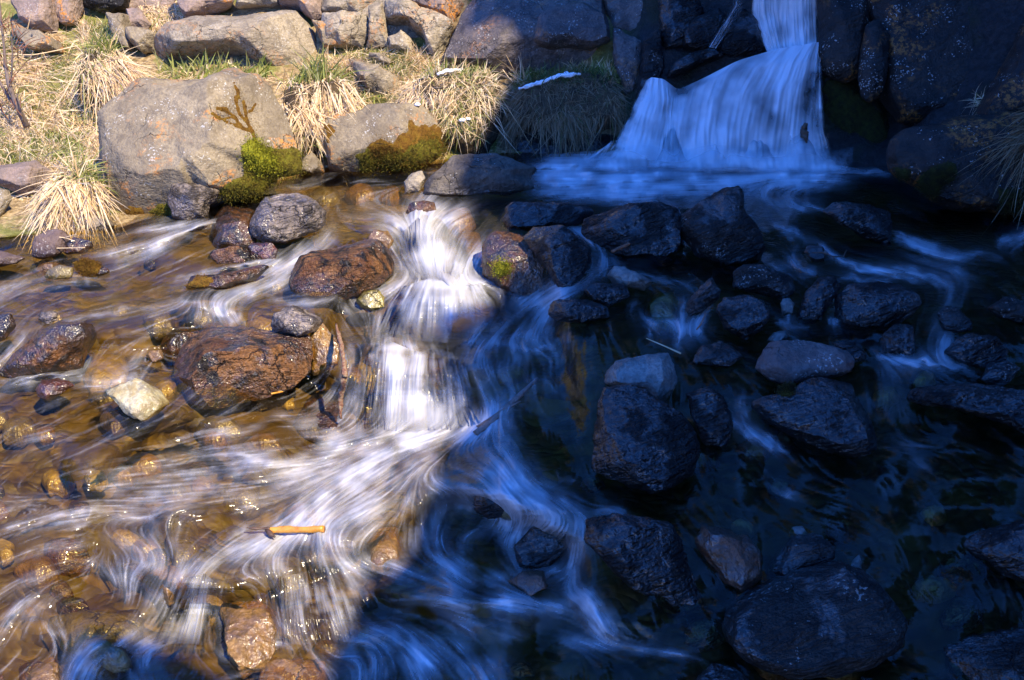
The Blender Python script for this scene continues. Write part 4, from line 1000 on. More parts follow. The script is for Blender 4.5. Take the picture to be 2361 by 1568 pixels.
# ---- stones in the shaded stream
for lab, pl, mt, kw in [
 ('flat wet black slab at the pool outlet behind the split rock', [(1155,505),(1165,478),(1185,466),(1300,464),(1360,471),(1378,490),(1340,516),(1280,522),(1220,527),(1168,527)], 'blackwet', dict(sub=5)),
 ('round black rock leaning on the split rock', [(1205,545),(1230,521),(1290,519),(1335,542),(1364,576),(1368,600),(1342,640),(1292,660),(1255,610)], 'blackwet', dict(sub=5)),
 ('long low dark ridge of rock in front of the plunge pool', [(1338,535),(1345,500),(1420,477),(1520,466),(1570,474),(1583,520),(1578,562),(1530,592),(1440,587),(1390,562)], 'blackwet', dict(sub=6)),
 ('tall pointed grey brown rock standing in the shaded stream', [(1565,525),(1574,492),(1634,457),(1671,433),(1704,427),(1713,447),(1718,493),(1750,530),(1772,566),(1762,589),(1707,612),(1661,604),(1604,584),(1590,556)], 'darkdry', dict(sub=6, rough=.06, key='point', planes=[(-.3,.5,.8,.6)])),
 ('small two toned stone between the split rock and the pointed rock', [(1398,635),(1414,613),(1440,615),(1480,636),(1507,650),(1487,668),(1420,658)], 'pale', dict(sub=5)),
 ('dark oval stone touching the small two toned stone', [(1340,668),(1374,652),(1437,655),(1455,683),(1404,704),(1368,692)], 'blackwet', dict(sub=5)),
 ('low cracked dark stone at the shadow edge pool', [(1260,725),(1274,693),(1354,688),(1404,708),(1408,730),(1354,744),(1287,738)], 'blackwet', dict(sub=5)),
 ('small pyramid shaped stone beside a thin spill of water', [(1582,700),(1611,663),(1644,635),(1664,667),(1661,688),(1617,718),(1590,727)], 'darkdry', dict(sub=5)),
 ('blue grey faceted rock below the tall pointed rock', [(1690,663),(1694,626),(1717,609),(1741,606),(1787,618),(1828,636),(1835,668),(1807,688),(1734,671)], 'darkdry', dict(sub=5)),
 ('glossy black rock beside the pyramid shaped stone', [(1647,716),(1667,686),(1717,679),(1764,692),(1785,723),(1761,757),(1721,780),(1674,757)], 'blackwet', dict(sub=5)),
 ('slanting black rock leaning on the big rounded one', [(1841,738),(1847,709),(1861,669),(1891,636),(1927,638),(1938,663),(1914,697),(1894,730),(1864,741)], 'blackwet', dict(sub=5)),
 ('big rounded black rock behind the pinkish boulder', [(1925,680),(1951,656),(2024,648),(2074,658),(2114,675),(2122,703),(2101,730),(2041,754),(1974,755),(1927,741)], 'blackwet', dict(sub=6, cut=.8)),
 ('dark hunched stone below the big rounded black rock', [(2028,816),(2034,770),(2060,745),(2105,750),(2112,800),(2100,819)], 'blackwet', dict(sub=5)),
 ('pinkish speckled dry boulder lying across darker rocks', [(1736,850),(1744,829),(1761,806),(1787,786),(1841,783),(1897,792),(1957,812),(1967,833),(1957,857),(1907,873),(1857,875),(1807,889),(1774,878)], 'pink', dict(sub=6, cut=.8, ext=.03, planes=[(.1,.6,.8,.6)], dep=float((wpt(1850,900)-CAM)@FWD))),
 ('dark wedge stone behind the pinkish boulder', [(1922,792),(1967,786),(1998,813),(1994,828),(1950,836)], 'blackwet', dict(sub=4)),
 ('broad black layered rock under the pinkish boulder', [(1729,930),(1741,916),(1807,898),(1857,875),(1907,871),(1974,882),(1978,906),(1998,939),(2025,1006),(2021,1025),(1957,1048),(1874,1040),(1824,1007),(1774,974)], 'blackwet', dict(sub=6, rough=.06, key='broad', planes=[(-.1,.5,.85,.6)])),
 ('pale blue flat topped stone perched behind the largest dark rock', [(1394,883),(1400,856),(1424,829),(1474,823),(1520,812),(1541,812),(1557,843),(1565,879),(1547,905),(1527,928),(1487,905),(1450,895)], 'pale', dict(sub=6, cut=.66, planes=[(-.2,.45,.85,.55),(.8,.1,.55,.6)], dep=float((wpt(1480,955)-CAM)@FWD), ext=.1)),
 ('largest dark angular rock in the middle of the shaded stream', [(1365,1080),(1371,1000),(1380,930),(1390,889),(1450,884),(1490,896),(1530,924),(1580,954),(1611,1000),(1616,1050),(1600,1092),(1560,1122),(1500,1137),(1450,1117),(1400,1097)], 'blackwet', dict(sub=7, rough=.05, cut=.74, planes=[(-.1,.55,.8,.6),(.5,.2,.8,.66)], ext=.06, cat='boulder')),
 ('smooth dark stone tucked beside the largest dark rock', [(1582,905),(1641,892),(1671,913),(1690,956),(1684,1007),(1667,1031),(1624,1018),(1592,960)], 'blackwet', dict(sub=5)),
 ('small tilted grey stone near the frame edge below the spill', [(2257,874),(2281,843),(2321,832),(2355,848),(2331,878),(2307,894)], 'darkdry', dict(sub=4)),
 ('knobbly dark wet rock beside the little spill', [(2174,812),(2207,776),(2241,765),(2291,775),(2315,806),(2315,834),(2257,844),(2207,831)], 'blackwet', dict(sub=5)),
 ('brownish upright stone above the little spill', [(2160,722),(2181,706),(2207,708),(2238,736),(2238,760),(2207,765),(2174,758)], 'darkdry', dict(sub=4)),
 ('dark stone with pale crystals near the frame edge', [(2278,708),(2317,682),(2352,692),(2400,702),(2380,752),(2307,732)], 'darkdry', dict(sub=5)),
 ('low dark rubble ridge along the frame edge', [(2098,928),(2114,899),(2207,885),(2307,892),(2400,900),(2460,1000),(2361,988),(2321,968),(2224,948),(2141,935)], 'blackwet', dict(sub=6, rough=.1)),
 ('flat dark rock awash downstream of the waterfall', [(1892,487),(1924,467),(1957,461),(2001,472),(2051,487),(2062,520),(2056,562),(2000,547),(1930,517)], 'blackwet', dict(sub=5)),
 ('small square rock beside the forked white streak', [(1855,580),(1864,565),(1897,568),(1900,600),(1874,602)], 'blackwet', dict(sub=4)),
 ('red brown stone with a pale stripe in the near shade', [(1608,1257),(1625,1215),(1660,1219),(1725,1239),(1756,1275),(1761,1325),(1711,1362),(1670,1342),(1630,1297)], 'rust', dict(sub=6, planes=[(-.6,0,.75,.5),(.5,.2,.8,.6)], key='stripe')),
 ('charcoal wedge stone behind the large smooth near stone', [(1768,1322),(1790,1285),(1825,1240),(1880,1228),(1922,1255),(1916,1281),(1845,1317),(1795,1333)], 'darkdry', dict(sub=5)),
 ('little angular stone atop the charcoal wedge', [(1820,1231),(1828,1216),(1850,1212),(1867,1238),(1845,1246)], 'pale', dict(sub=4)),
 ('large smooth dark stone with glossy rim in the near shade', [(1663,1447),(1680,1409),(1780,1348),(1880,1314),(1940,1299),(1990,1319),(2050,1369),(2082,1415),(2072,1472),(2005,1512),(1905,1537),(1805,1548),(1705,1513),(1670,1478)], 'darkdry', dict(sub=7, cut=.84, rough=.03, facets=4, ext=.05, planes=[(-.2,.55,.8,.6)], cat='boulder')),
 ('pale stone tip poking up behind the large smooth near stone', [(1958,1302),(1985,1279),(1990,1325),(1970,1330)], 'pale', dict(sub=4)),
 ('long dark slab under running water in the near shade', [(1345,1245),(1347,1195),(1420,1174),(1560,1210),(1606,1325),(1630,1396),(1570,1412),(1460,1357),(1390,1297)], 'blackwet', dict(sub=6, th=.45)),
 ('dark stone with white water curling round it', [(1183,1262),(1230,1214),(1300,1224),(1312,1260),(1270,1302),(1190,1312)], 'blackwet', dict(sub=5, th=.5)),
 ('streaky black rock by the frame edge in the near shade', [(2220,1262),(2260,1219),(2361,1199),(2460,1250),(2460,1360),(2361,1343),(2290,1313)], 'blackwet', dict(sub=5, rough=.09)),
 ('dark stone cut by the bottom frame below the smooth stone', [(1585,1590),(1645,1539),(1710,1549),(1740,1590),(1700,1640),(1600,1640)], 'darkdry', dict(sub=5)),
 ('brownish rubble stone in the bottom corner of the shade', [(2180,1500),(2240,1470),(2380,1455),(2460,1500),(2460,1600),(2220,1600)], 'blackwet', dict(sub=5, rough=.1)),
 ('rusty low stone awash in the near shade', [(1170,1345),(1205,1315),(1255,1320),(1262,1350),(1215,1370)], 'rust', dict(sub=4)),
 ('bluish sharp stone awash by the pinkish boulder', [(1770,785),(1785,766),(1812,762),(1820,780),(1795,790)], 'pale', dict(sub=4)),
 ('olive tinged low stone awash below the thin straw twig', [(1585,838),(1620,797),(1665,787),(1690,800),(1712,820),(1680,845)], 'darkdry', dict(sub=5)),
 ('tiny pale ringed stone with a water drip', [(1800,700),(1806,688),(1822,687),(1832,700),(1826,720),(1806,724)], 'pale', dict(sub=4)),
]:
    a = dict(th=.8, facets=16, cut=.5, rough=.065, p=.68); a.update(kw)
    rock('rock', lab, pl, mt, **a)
# ------------------------------------------------------------------ moss on the stones
moss('big', [(560,345),(580,330),(615,338),(640,345),(660,343),(672,335),(695,345),(700,400),(640,410),(600,450),(530,452),(500,440),(520,425),(560,400),(565,370)], 'moss', thick=.016, label='dark green and brown moss cushion')
moss('big', [(558,338),(580,328),(610,338),(640,370),(645,392),(615,385),(585,400),(572,380)], 'mossbright', thick=.03, label='bright yellow green moss')
moss('big', None, 'mossbrown', thick=.007, edge=4, label='dark dried moss spreading along cracks like a little tree', lines=[([(590,335),(583,305),(572,285),(566,262),(562,235)],4),([(583,305),(560,296),(530,284),(498,268)],3),([(560,296),(540,270),(520,252),(500,250)],3.5),([(572,285),(552,262),(546,240),(544,225)],3),([(566,262),(580,255),(588,240)],2.5),([(540,270),(515,275),(490,262)],2.5),([(552,225),(545,205),(540,192)],3)])
moss('big', [(345,490),(385,465),(430,470),(445,500),(400,508),(350,512)], 'moss', thick=.015)
moss('big', [(280,505),(300,480),(330,490),(340,510)], 'mossbrown', thick=.01)
moss('mossy', [(850,340),(880,320),(905,335),(915,310),(940,300),(946,275),(958,290),(975,285),(990,300),(1004,290),(1020,300),(1020,345),(1000,370),(950,382),(890,392),(870,380)], 'mossbrown', thick=.014, label='rust coloured moss')
moss('mossy', [(870,345),(930,345),(970,320),(1010,320),(1018,345),(1000,368),(950,380),(885,388)], 'moss', thick=.022)
moss('mossy', [(820,360),(850,345),(868,365),(865,395),(830,400)], 'moss', thick=.015)
moss('mossy', [(748,290),(758,280),(766,300),(760,330),(750,325)], 'mossbrown', thick=.008, edge=7)
moss('split', [(1138,612),(1150,606),(1178,600),(1176,615),(1160,633),(1142,630)], 'mossbright', thick=.02, edge=7)
moss('ridge', [(385,850),(415,880),(425,915),(440,930),(420,935),(395,900),(380,865)], 'moss', thick=.006)
moss('low', [(428,660),(455,636),(490,640),(480,658),(445,668)], 'mossbrown', thick=.006, edge=7)
moss('mb', [(180,612),(200,600),(232,612),(225,632),(195,632)], 'mossbrown', thick=.006, edge=7)
moss('crag', [(2115,420),(2150,385),(2200,372),(2205,395),(2180,430),(2150,455),(2125,440)], 'mossdark', thick=.02)
moss('crag', [(2060,385),(2100,392),(2110,415),(2070,410)], 'mossdark', thick=.015)
moss('crag', [(2300,430),(2361,440),(2420,450),(2420,495),(2310,490)], 'mossdark', thick=.018)
moss('hollow', [(1900,180),(1960,195),(2030,260),(2050,330),(2000,360),(1930,340),(1905,260)], 'mossdark', thick=.02)
moss('broad', [(1798,905),(1815,890),(1835,897),(1830,912),(1805,915)], 'mossdark', thick=.012, edge=6)

# ------------------------------------------------------------------ grass
def blades(name, roots, dirs, L, W, droop, green, mat='blade', K=5, rnd=None, curl=0.24):
    n = len(roots)
    s = np.linspace(0, 1, K + 1)
    side = RNG.standard_normal((n, 3)) * 0.6 + np.array([1.0, 0, 0])
    side -= np.sum(side * dirs, 1, keepdims=True) * dirs
    side /= np.linalg.norm(side, axis=1, keepdims=True) + 1e-9
    bend = RNG.standard_normal((n, 3)) * curl
    pts = roots[:, None, :] + L[:, None, None] * (s[None, :, None] * dirs[:, None, :] + (s ** 2)[None, :, None] * (droop[:, None, None] * np.array([0, 0, -1.0]) + bend[:, None, :]))
    wid = W[:, None] * np.array([1.0, 1.0, .9, .75, .5, .12])[None, :K + 1] * 0.5
    a = pts - side[:, None, :] * wid[..., None]; b = pts + side[:, None, :] * wid[..., None]
    V = np.stack([a, b], 2).reshape(-1, 3)
    base = (np.arange(n) * (K + 1) * 2)[:, None] + (np.arange(K) * 2)[None, :]
    F = np.stack([base, base + 1, base + 3, base + 2], -1).reshape(-1, 4)
    g = np.repeat(green, (K + 1) * 2); r = np.repeat(RNG.random(n) if rnd is None else rnd, (K + 1) * 2)
    return V, F, g, r


def merge(parts):
    V = []; F = []; G = []; Rr = []; o = 0
    for v, f_, g, r in parts:
        V.append(v); F.append(f_ + o); G.append(g); Rr.append(r); o += len(v)
    return np.concatenate(V), np.concatenate(F), np.concatenate(G), np.concatenate(Rr)


def unit(d): return d / (np.linalg.norm(d, axis=1, keepdims=True) + 1e-9)


def sample_poly(poly, n):
    poly = np.asarray(poly, float); out = []
    lo, hi = poly.min(0), poly.max(0)
    while sum(len(o) for o in out) < n:
        q = lo + RNG.random((n * 2, 2)) * (hi - lo)
        out.append(q[in_poly(q[:, 0], q[:, 1], poly)])
    return np.concatenate(out)[:n]


def cross_screen(P, dx, dy, fwd):
    """unit directions from a lean seen in the picture (dx right, dy down) plus a lean to the viewer"""
    d = dx[:, None] * RGT - dy[:, None] * np.array([0, 0.25, 0.97]) - fwd[:, None] * np.array([0, 1.0, 0])
    return unit(d)


def tussock(name, label, poly, specs, body=None, mat='blade', bodymat='earth', th=.8, dep=None, group='grass tussocks on the banks', cat='grass tussock', lift=0.0):
    """specs: list of (polygon or None, count, length, width, (dx,dy) lean, spread, towards viewer, droop, green share)"""
    poly = np.asarray(poly, float)
    cx = poly[:, 0].mean(); yb = poly[:, 1].max()
    loc = surf(cx, min(yb, yw(cx) - 2))
    root = empty(name, loc); tag(root, label, cat, group)
    if body is not None:
        o = rock('turf', None, body, bodymat, th=th, dep=dep, group='x', sub=5, facets=2, rough=.08, ext=.05, push=.15, wetline=False, p=.8)
        del o['category']; del o['group']
        if 'label' in o: del o['label']
        BP = np.array([v.co[:] for v in o.data.vertices]) + np.array(o.location)
        BF = np.array([[i for i in p_.vertices] for p_ in o.data.polygons])
        BN = vnormals(BP, BF); bpx, bpy_ = to_px(BP)
        vis = np.sum(BN * (CAM - BP), axis=1) > -0.02
        child(o, root)
    parts = []
    for reg, n, ln, w, lean, spread, fw, dr, gs in specs:
        reg = poly if reg is None else reg
        if body is not None:
            ok = np.where(vis & in_poly(bpx, bpy_, reg))[0]
            if len(ok) == 0: continue
            i = RNG.choice(ok, n)
            P = BP[i] + RNG.standard_normal((n, 3)) * 0.012 - BN[i] * 0.008
        else:
            q = sample_poly(reg, n)
            P = bankpt(q[:, 0], q[:, 1]) + np.array([0, 0.03, -0.03 + lift])
        cl = np.stack([fbm(P * 9, 41, 2), fbm(P * 9, 43, 2)], 1) * 0.9
        d = cross_screen(P, lean[0] + cl[:, 0] + RNG.standard_normal(n) * spread * 1.5, lean[1] + .5 * cl[:, 1] + RNG.standard_normal(n) * spread * 1.5, fw + RNG.standard_normal(n) * spread * .6)
        L = ln * (0.35 + 0.9 * RNG.random(n) ** 1.5); W = w * (0.5 + 0.9 * RNG.random(n))
        g = (RNG.random(n) < gs).astype(float) * (0.7 + 0.3 * RNG.random(n))
        parts.append(blades('b', P, d, L, W, dr * (0.6 + 0.8 * RNG.random(n)), g))
    V, F, G, Rr = merge(parts)
    o = mesh_np('blades', V, F, M[mat], True, {'green': G, 'rnd': Rr}, np.array(loc))
    o.parent = root; o.location = (0, 0, 0)
    return root

tussock('grass_tussock', 'thick sheaf of bleached dry grass hanging down beside the big boulder top', [(160,170),(180,110),(240,100),(290,120),(330,200),(290,240),(220,240)],
        [(None,450,.20,.005,(.1,.3),.8,.5,.4,.15),([(170,125),(240,105),(285,125),(300,160),(240,165),(185,160)],1500,.34,.006,(.55,.8),.16,.35,.35,.02),([(165,105),(250,92),(280,112),(240,128),(180,125)],420,.14,.006,(.1,-.9),.35,.3,.25,.85)],
        body=[(185,230),(185,160),(205,120),(245,105),(290,130),(330,190),(300,250),(220,255)])
tussock('grass_tussock', 'pale dry grass sweeping down the middle of the slope by the twiggy shrub', [(70,260),(90,190),(150,180),(200,230),(230,290),(150,300)],
        [(None,450,.20,.005,(.1,.3),.8,.5,.4,.15),([(80,200),(150,185),(200,230),(190,262),(120,262)],1300,.26,.0055,(.6,.7),.2,.35,.35,.03),([(80,195),(150,180),(190,215),(120,212)],160,.10,.006,(.1,-.9),.4,.3,.25,.8)])
tussock('grass_tussock', 'bright straw clump with green shoots between the two bank boulders', [(640,300),(650,190),(700,160),(800,170),(830,210),(800,250),(745,280),(720,340)],
        [(None,450,.20,.005,(.1,.3),.8,.5,.4,.15),([(670,195),(720,172),(800,182),(825,205),(760,225),(690,230)],800,.27,.008,(.05,.95),.16,.35,.4,.02),([(640,190),(690,165),(780,160),(800,180),(700,200)],240,.2,.009,(.1,-1),.25,.2,.15,.9),([(640,230),(680,240),(740,270),(735,300),(680,270)],420,.24,.008,(.55,.75),.18,.3,.35,.02)],
        body=[(650,290),(655,215),(700,182),(780,182),(825,212),(800,250),(745,275),(742,350),(725,360),(700,330)])
tussock('grass_tussock', 'dry straw tussock spilling onto the gravel in front of the big boulder', [(80,520),(90,440),(130,390),(200,370),(240,420),(245,480),(180,490)],
        [(None,450,.20,.005,(.1,.3),.8,.5,.4,.15),([(120,410),(190,385),(235,425),(235,455),(130,450)],1100,.25,.007,(-.25,.9),.26,.4,.4,.03),([(100,430),(235,420),(240,480),(110,500)],500,.16,.006,(-.2,.8),.35,.35,.4,.03),([(150,370),(200,330),(235,370),(235,430),(170,430)],300,.15,.007,(.2,-.7),.35,.3,.4,.75),([(120,380),(180,360),(230,400),(150,420)],50,.22,.007,(-.4,-.3),.4,.3,.7,.05)],
        body=[(85,515),(105,450),(140,405),(200,385),(240,420),(246,480),(200,500),(140,520)])
tussock('grass_tussock', 'sunlit straw mound topped by a strip of snow beside the shade', [(925,200),(960,170),(1050,165),(1130,170),(1160,230),(1140,280),(1040,300),(960,260)],
        [(None,450,.20,.005,(.1,.3),.8,.5,.4,.15),([(925,195),(985,170),(1050,180),(1050,230),(940,235)],1500,.14,.005,(-.1,.9),.3,.35,.35,.06),([(1040,175),(1130,175),(1150,220),(1120,270),(1030,270)],1500,.12,.005,(-.25,.6),.5,.35,.3,.30),([(960,160),(1140,165),(1150,190),(960,180)],350,.13,.006,(.1,-.9),.3,.2,.2,.6),([(1010,250),(1100,250),(1110,320),(1020,300)],700,.09,.005,(-.1,.1),.7,.5,.3,.65)],
        body=[(920,240),(935,195),(1000,170),(1080,168),(1140,175),(1165,230),(1150,300),(1120,345),(1060,350),(1025,310),(960,270)])
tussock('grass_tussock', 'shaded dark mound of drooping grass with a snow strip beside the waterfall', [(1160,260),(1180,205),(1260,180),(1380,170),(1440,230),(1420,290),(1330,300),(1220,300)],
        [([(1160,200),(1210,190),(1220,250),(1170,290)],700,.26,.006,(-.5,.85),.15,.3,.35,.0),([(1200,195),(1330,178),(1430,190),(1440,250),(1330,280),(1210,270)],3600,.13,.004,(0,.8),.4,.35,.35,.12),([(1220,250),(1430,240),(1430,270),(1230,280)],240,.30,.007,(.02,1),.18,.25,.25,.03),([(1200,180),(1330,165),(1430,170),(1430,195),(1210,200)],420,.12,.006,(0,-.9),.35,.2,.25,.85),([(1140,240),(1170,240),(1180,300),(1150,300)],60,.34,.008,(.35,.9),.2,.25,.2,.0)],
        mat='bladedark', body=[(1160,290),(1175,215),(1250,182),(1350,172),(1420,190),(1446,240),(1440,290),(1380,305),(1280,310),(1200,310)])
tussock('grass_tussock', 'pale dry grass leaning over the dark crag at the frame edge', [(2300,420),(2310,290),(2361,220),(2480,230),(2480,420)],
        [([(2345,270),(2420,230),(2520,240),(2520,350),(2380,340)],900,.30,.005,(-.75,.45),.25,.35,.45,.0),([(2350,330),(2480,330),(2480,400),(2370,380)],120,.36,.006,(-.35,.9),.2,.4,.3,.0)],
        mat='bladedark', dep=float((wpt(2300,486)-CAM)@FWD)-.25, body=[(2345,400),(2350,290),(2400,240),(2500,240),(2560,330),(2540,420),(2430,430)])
tussock('grass_tussock', 'spiky dry grass tuft against the half shaded boulder', [(1165,200),(1170,110),(1200,110),(1215,190)],
        [([(1180,160),(1215,160),(1215,200),(1180,200)],70,.26,.006,(-.3,-.9),.35,.3,.1,.05)], lift=.05)
tussock('grass_tussock', 'small dry tuft growing on the crest of the dark crag', [(2240,290),(2250,255),(2290,255),(2290,290)],
        [([(2245,262),(2285,262),(2285,280),(2245,280)],90,.14,.004,(-.2,-.2),.6,.5,.4,.1)], lift=.12)
tussock('grass_tussock', 'row of fresh green shoots at the foot of the flat slab', [(370,165),(400,135),(480,130),(640,155),(640,180),(400,185)],
        [([(360,160),(480,155),(620,165),(640,180),(400,182)],200,.15,.012,(.05,-1),.16,.1,.1,.95),([(360,165),(560,160),(640,182),(380,185)],350,.12,.006,(.4,.1),.6,.4,.3,.02)], lift=.02)
tussock('grass_tussock', 'green leaf tuft in the crack of the sunlit cliff', [(885,70),(900,45),(935,50),(940,70)],
        [([(890,58),(930,58),(935,72),(890,74)],110,.09,.009,(0,-.6),.6,.5,.3,.98)], lift=.08)
tussock('grass_tussock', 'green and straw tuft on the ledge under the slanting cliff ridge', [(925,140),(930,110),(960,100),(1000,140),(990,165)],
        [([(925,120),(960,110),(1000,140),(985,165),(930,150)],260,.10,.007,(0,-.5),.6,.5,.3,.6)], lift=.03)
tussock('grass_tussock', 'dry grass spilling between cliff rocks above the flat slab', [(300,0),(420,0),(420,60),(350,70),(310,30)],
        [([(310,-10),(420,-10),(425,50),(360,75),(320,30)],520,.2,.0055,(.5,.7),.35,.4,.3,.1)], lift=.05)
tussock('grass_tussock', 'sparse dry tuft on top of the shaded boulder', [(1300,10),(1360,10),(1360,60)],
        [([(1310,15),(1350,15),(1350,45),(1315,45)],40,.14,.004,(-.4,.4),.5,.4,.3,.0)], lift=.16)

# loose turf over the bank (nobody could count it)
parts = []
for reg, n, ln, lean, gs, dr in [
    ([(-60,100),(60,60),(250,110),(340,180),(250,250),(235,400),(100,450),(0,370),(-60,380)], 26000, .22, (.5,.5), .26, .5),
    ([(-60,310),(110,300),(235,320),(235,400),(120,400),(-40,390)], 12000, .07, (.1,-.5), .62, .3),
    ([(-60,100),(60,90),(170,140),(120,180),(-60,200)], 4500, .16, (.7,.45), .2, .3),
    ([(180,60),(260,50),(280,110),(200,130)], 1600, .1, (.1,-.6), .6, .3),
    ([(640,190),(760,130),(920,110),(1010,130),(1010,180),(920,250),(830,250),(730,200)], 13000, .14, (.1,.3), .34, .4),
    ([(940,235),(1020,230),(1140,235),(1140,340),(1040,345),(1000,300)], 5000, .08, (.1,.1), .6, .3),
    ([(700,170),(850,120),(1000,130),(1000,160),(760,200)], 3500, .12, (.3,-.4), .5, .3),
    ([(-60,40),(30,50),(60,110),(-60,140)], 2000, .15, (.4,.4), .25, .3),
    ([(1180,150),(1440,150),(1440,190),(1190,195)], 900, .10, (0,-.8), .8, .2),
    ([(-60,450),(100,440),(150,520),(-60,535)], 500, .1, (-.3,.4), .05, .3)]:
    q = sample_poly(reg, n)
    cl = fbm(np.stack([q[:, 0] / 38, q[:, 1] / 26, q[:, 0] * 0], 1), 77, 3)
    P = bankpt(q[:, 0], q[:, 1]) + np.array([0, 0.02, -0.015])
    d = cross_screen(P, lean[0] + RNG.standard_normal(n) * .4 + 0.5 * cl, lean[1] + RNG.standard_normal(n) * .4, .35 + RNG.standard_normal(n) * .3)
    g = (RNG.random(n) < np.clip(gs + .12 + 1.1 * cl * (gs > .1), 0, 1)).astype(float) * (0.6 + 0.4 * RNG.random(n))
    L = ln * (0.5 + 0.9 * RNG.random(n)) * np.where(g > 0, .7, 1)
    parts.append(blades('b', P, d, L, .0065 * (0.6 + 0.8 * RNG.random(n)), dr * (.6 + .8 * RNG.random(n)), g))
V, F, G, Rr = merge(parts)
turf = mesh_np('grass', V, F, M['blade'], True, {'green': G, 'rnd': Rr})
tag(turf, 'short mixed dry and green grass covering the bank', 'grass', kind='stuff')

# ------------------------------------------------------------------ sticks and twigs
def tube(paths, mat, name='stick', segs=8, nz=0.0, loc=None, seed=1):
    """paths: list of (points (n,3), radii)"""
    V = []; F = []; o = 0
    for pts, rad in paths:
        pts = np.asarray(pts, float)
        t = np.linspace(0, 1, len(pts)); m = max(len(pts) * 5, 6); tt = np.linspace(0, 1, m)
        p = np.stack([np.interp(tt, t, pts[:, k]) for k in range(3)], 1)
        for _ in range(2): p[1:-1] = 0.25 * p[:-2] + 0.5 * p[1:-1] + 0.25 * p[2:]
        r = np.interp(tt, np.linspace(0, 1, len(rad)), rad)
        tg = np.gradient(p, axis=0); tg = unit(tg)
        ref = np.array([0.1, 0.3, 0.95]); s = unit(np.cross(tg, ref)); u = np.cross(s, tg)
        an = np.arange(segs) * PI2 / segs
        ring = p[:, None, :] + r[:, None, None] * (np.cos(an)[None, :, None] * s[:, None, :] + np.sin(an)[None, :, None] * u[:, None, :])
        W = ring.reshape(-1, 3)
        if nz: W = W + (W - np.repeat(p, segs, 0)) * (nz * fbm(W * 60, seed, 3))[:, None]
        V.append(W)
        i = np.arange(m * segs).reshape(m, segs)
        F.append(np.stack([i[:-1], np.roll(i[:-1], -1, 1), np.roll(i[1:], -1, 1), i[1:]], -1).reshape(-1, 4) + o)
        c0 = len(W); V.append(p[[0, -1]])
        for j in range(segs):
            F.append(np.array([[i[0, (j + 1) % segs], i[0, j], c0, c0], [i[-1, j], i[-1, (j + 1) % segs], c0 + 1, c0 + 1]]) + o)
        o += len(W) + 2
    V = np.concatenate(V); F = np.concatenate(F)
    tri = F[:, 2] == F[:, 3]
    Q = np.concatenate([F[~tri][:, [0, 1, 2]], F[~tri][:, [0, 2, 3]], F[tri][:, :3]])
    return mesh_np(name, V, Q, mat, True, None, loc if loc is not None else V.mean(0))

def wp(pl, dz): pl = np.asarray(pl, float); return wpt(pl[:, 0], pl[:, 1], np.broadcast_to(dz, len(pl)))

# the peeled stick lying in the near rapids
P0 = wp([(617,1223),(650,1221),(700,1222),(746,1219)], .030)
stick = empty('stick', P0.mean(0)); tag(stick, 'peeled orange stick with a dark broken tip lying on the near rapids', 'stick')
child(tube([(P0, [.0105,.0135,.0122,.0142])], M['stickorange'], 'shaft', 16, .35), stick)
child(tube([(wp([(568,1217),(590,1219),(605,1218),(622,1219)], .040), [.002,.006,.0045,.007])], M['stickdark'], 'broken_tip', 8, .4), stick)
child(tube([(wp([(617,1222),(624,1232),(634,1238)], .03), [.013,.010,.004])], M['stickdark'], 'knot', 8, .4), stick)
P0 = np.stack([wpt(775,748,.10), wpt(785,790,.10), wpt(793,830,.12), wpt(796,872,.15), wpt(786,905,.12), wpt(785,965,.04)])
tag(tube([(P0, [.006,.012,.011,.013,.012,.007])], M['lichenstick'], 'branch', 10, .8), 'crusty lichen covered branch leaning upright at the edge of the ledge', 'branch')
P0 = np.stack([at_depth(*q) for q in [((1412),580,float((wpt(1440,600)-CAM)@FWD)-.08),(1450,562,float((wpt(1440,595)-CAM)@FWD)),(1500,546,float((wpt(1450,592)-CAM)@FWD)),(1570,524,float((wpt(1450,588)-CAM)@FWD))]])
tag(tube([(P0, [.009,.011,.009,.006]), ([P0[2], P0[2] + np.array([.05, -.05, -.03])], [.005, .002])], M['twigred'], 'branch', 8, .4), 'reddish branch lying across the dark ridge rock in the shade', 'branch')
tag(tube([(wp([(1095,1000),(1150,960),(1200,910),(1240,872)], .012), [.016,.014,.012,.006]), (wp([(1100,985),(1160,945),(1200,925)], .016), [.007,.006,.003])], M['bark'], 'branch', 8, .4), 'waterlogged grey branch slanting under thin water in the shade', 'branch')
tag(tube([(wp([(1490,780),(1530,797),(1570,815)], .03), [.002,.003,.004])], M['strawstick'], 'twig', 6, .2), 'thin straw coloured twig over the dark water by the pale blue stone', 'twig')
tag(tube([(wp([(625,908),(650,903),(672,893)], .03), [.004,.005,.002])], M['stickorange'], 'twig', 6, .2), 'small orange twig at the foot of the big brown boulder', 'twig')
tag(tube([(wp([(1873,583),(1900,582),(1920,592),(1945,592),(1952,575)], [.06,.09,.08,.07,.10]), [.003,.004,.004,.003,.001]), (wp([(1920,592),(1925,600)], .08), [.003,.001])], M['stickdark'], 'twig', 6, .5), 'bare black twig arching over the forked white streak', 'twig')
tag(tube([(wp([(1606,760),(1618,745),(1626,722)], [.02,.05,.06]), [.003,.004,.002])], M['twigred'], 'twig', 6, .3), 'short reddish twig in the thin spill beside the glossy black rock', 'twig')
tag(tube([(np.stack([at_depth(1838+dx_, yy, float((wpt(1860,384)-CAM)@FWD)-.06) for dx_, yy in ((20,284),(14,300),(20,315),(22,330))]), [.010,.03,.022,.006])], M['stickdark'], 'driftwood', 8, .7), 'dark chip of driftwood standing in the waterfall foam', 'driftwood')
pts = lambda *q: np.stack([bankpt(x, y) + np.array([0, -.12, .05]) for x, y in q])
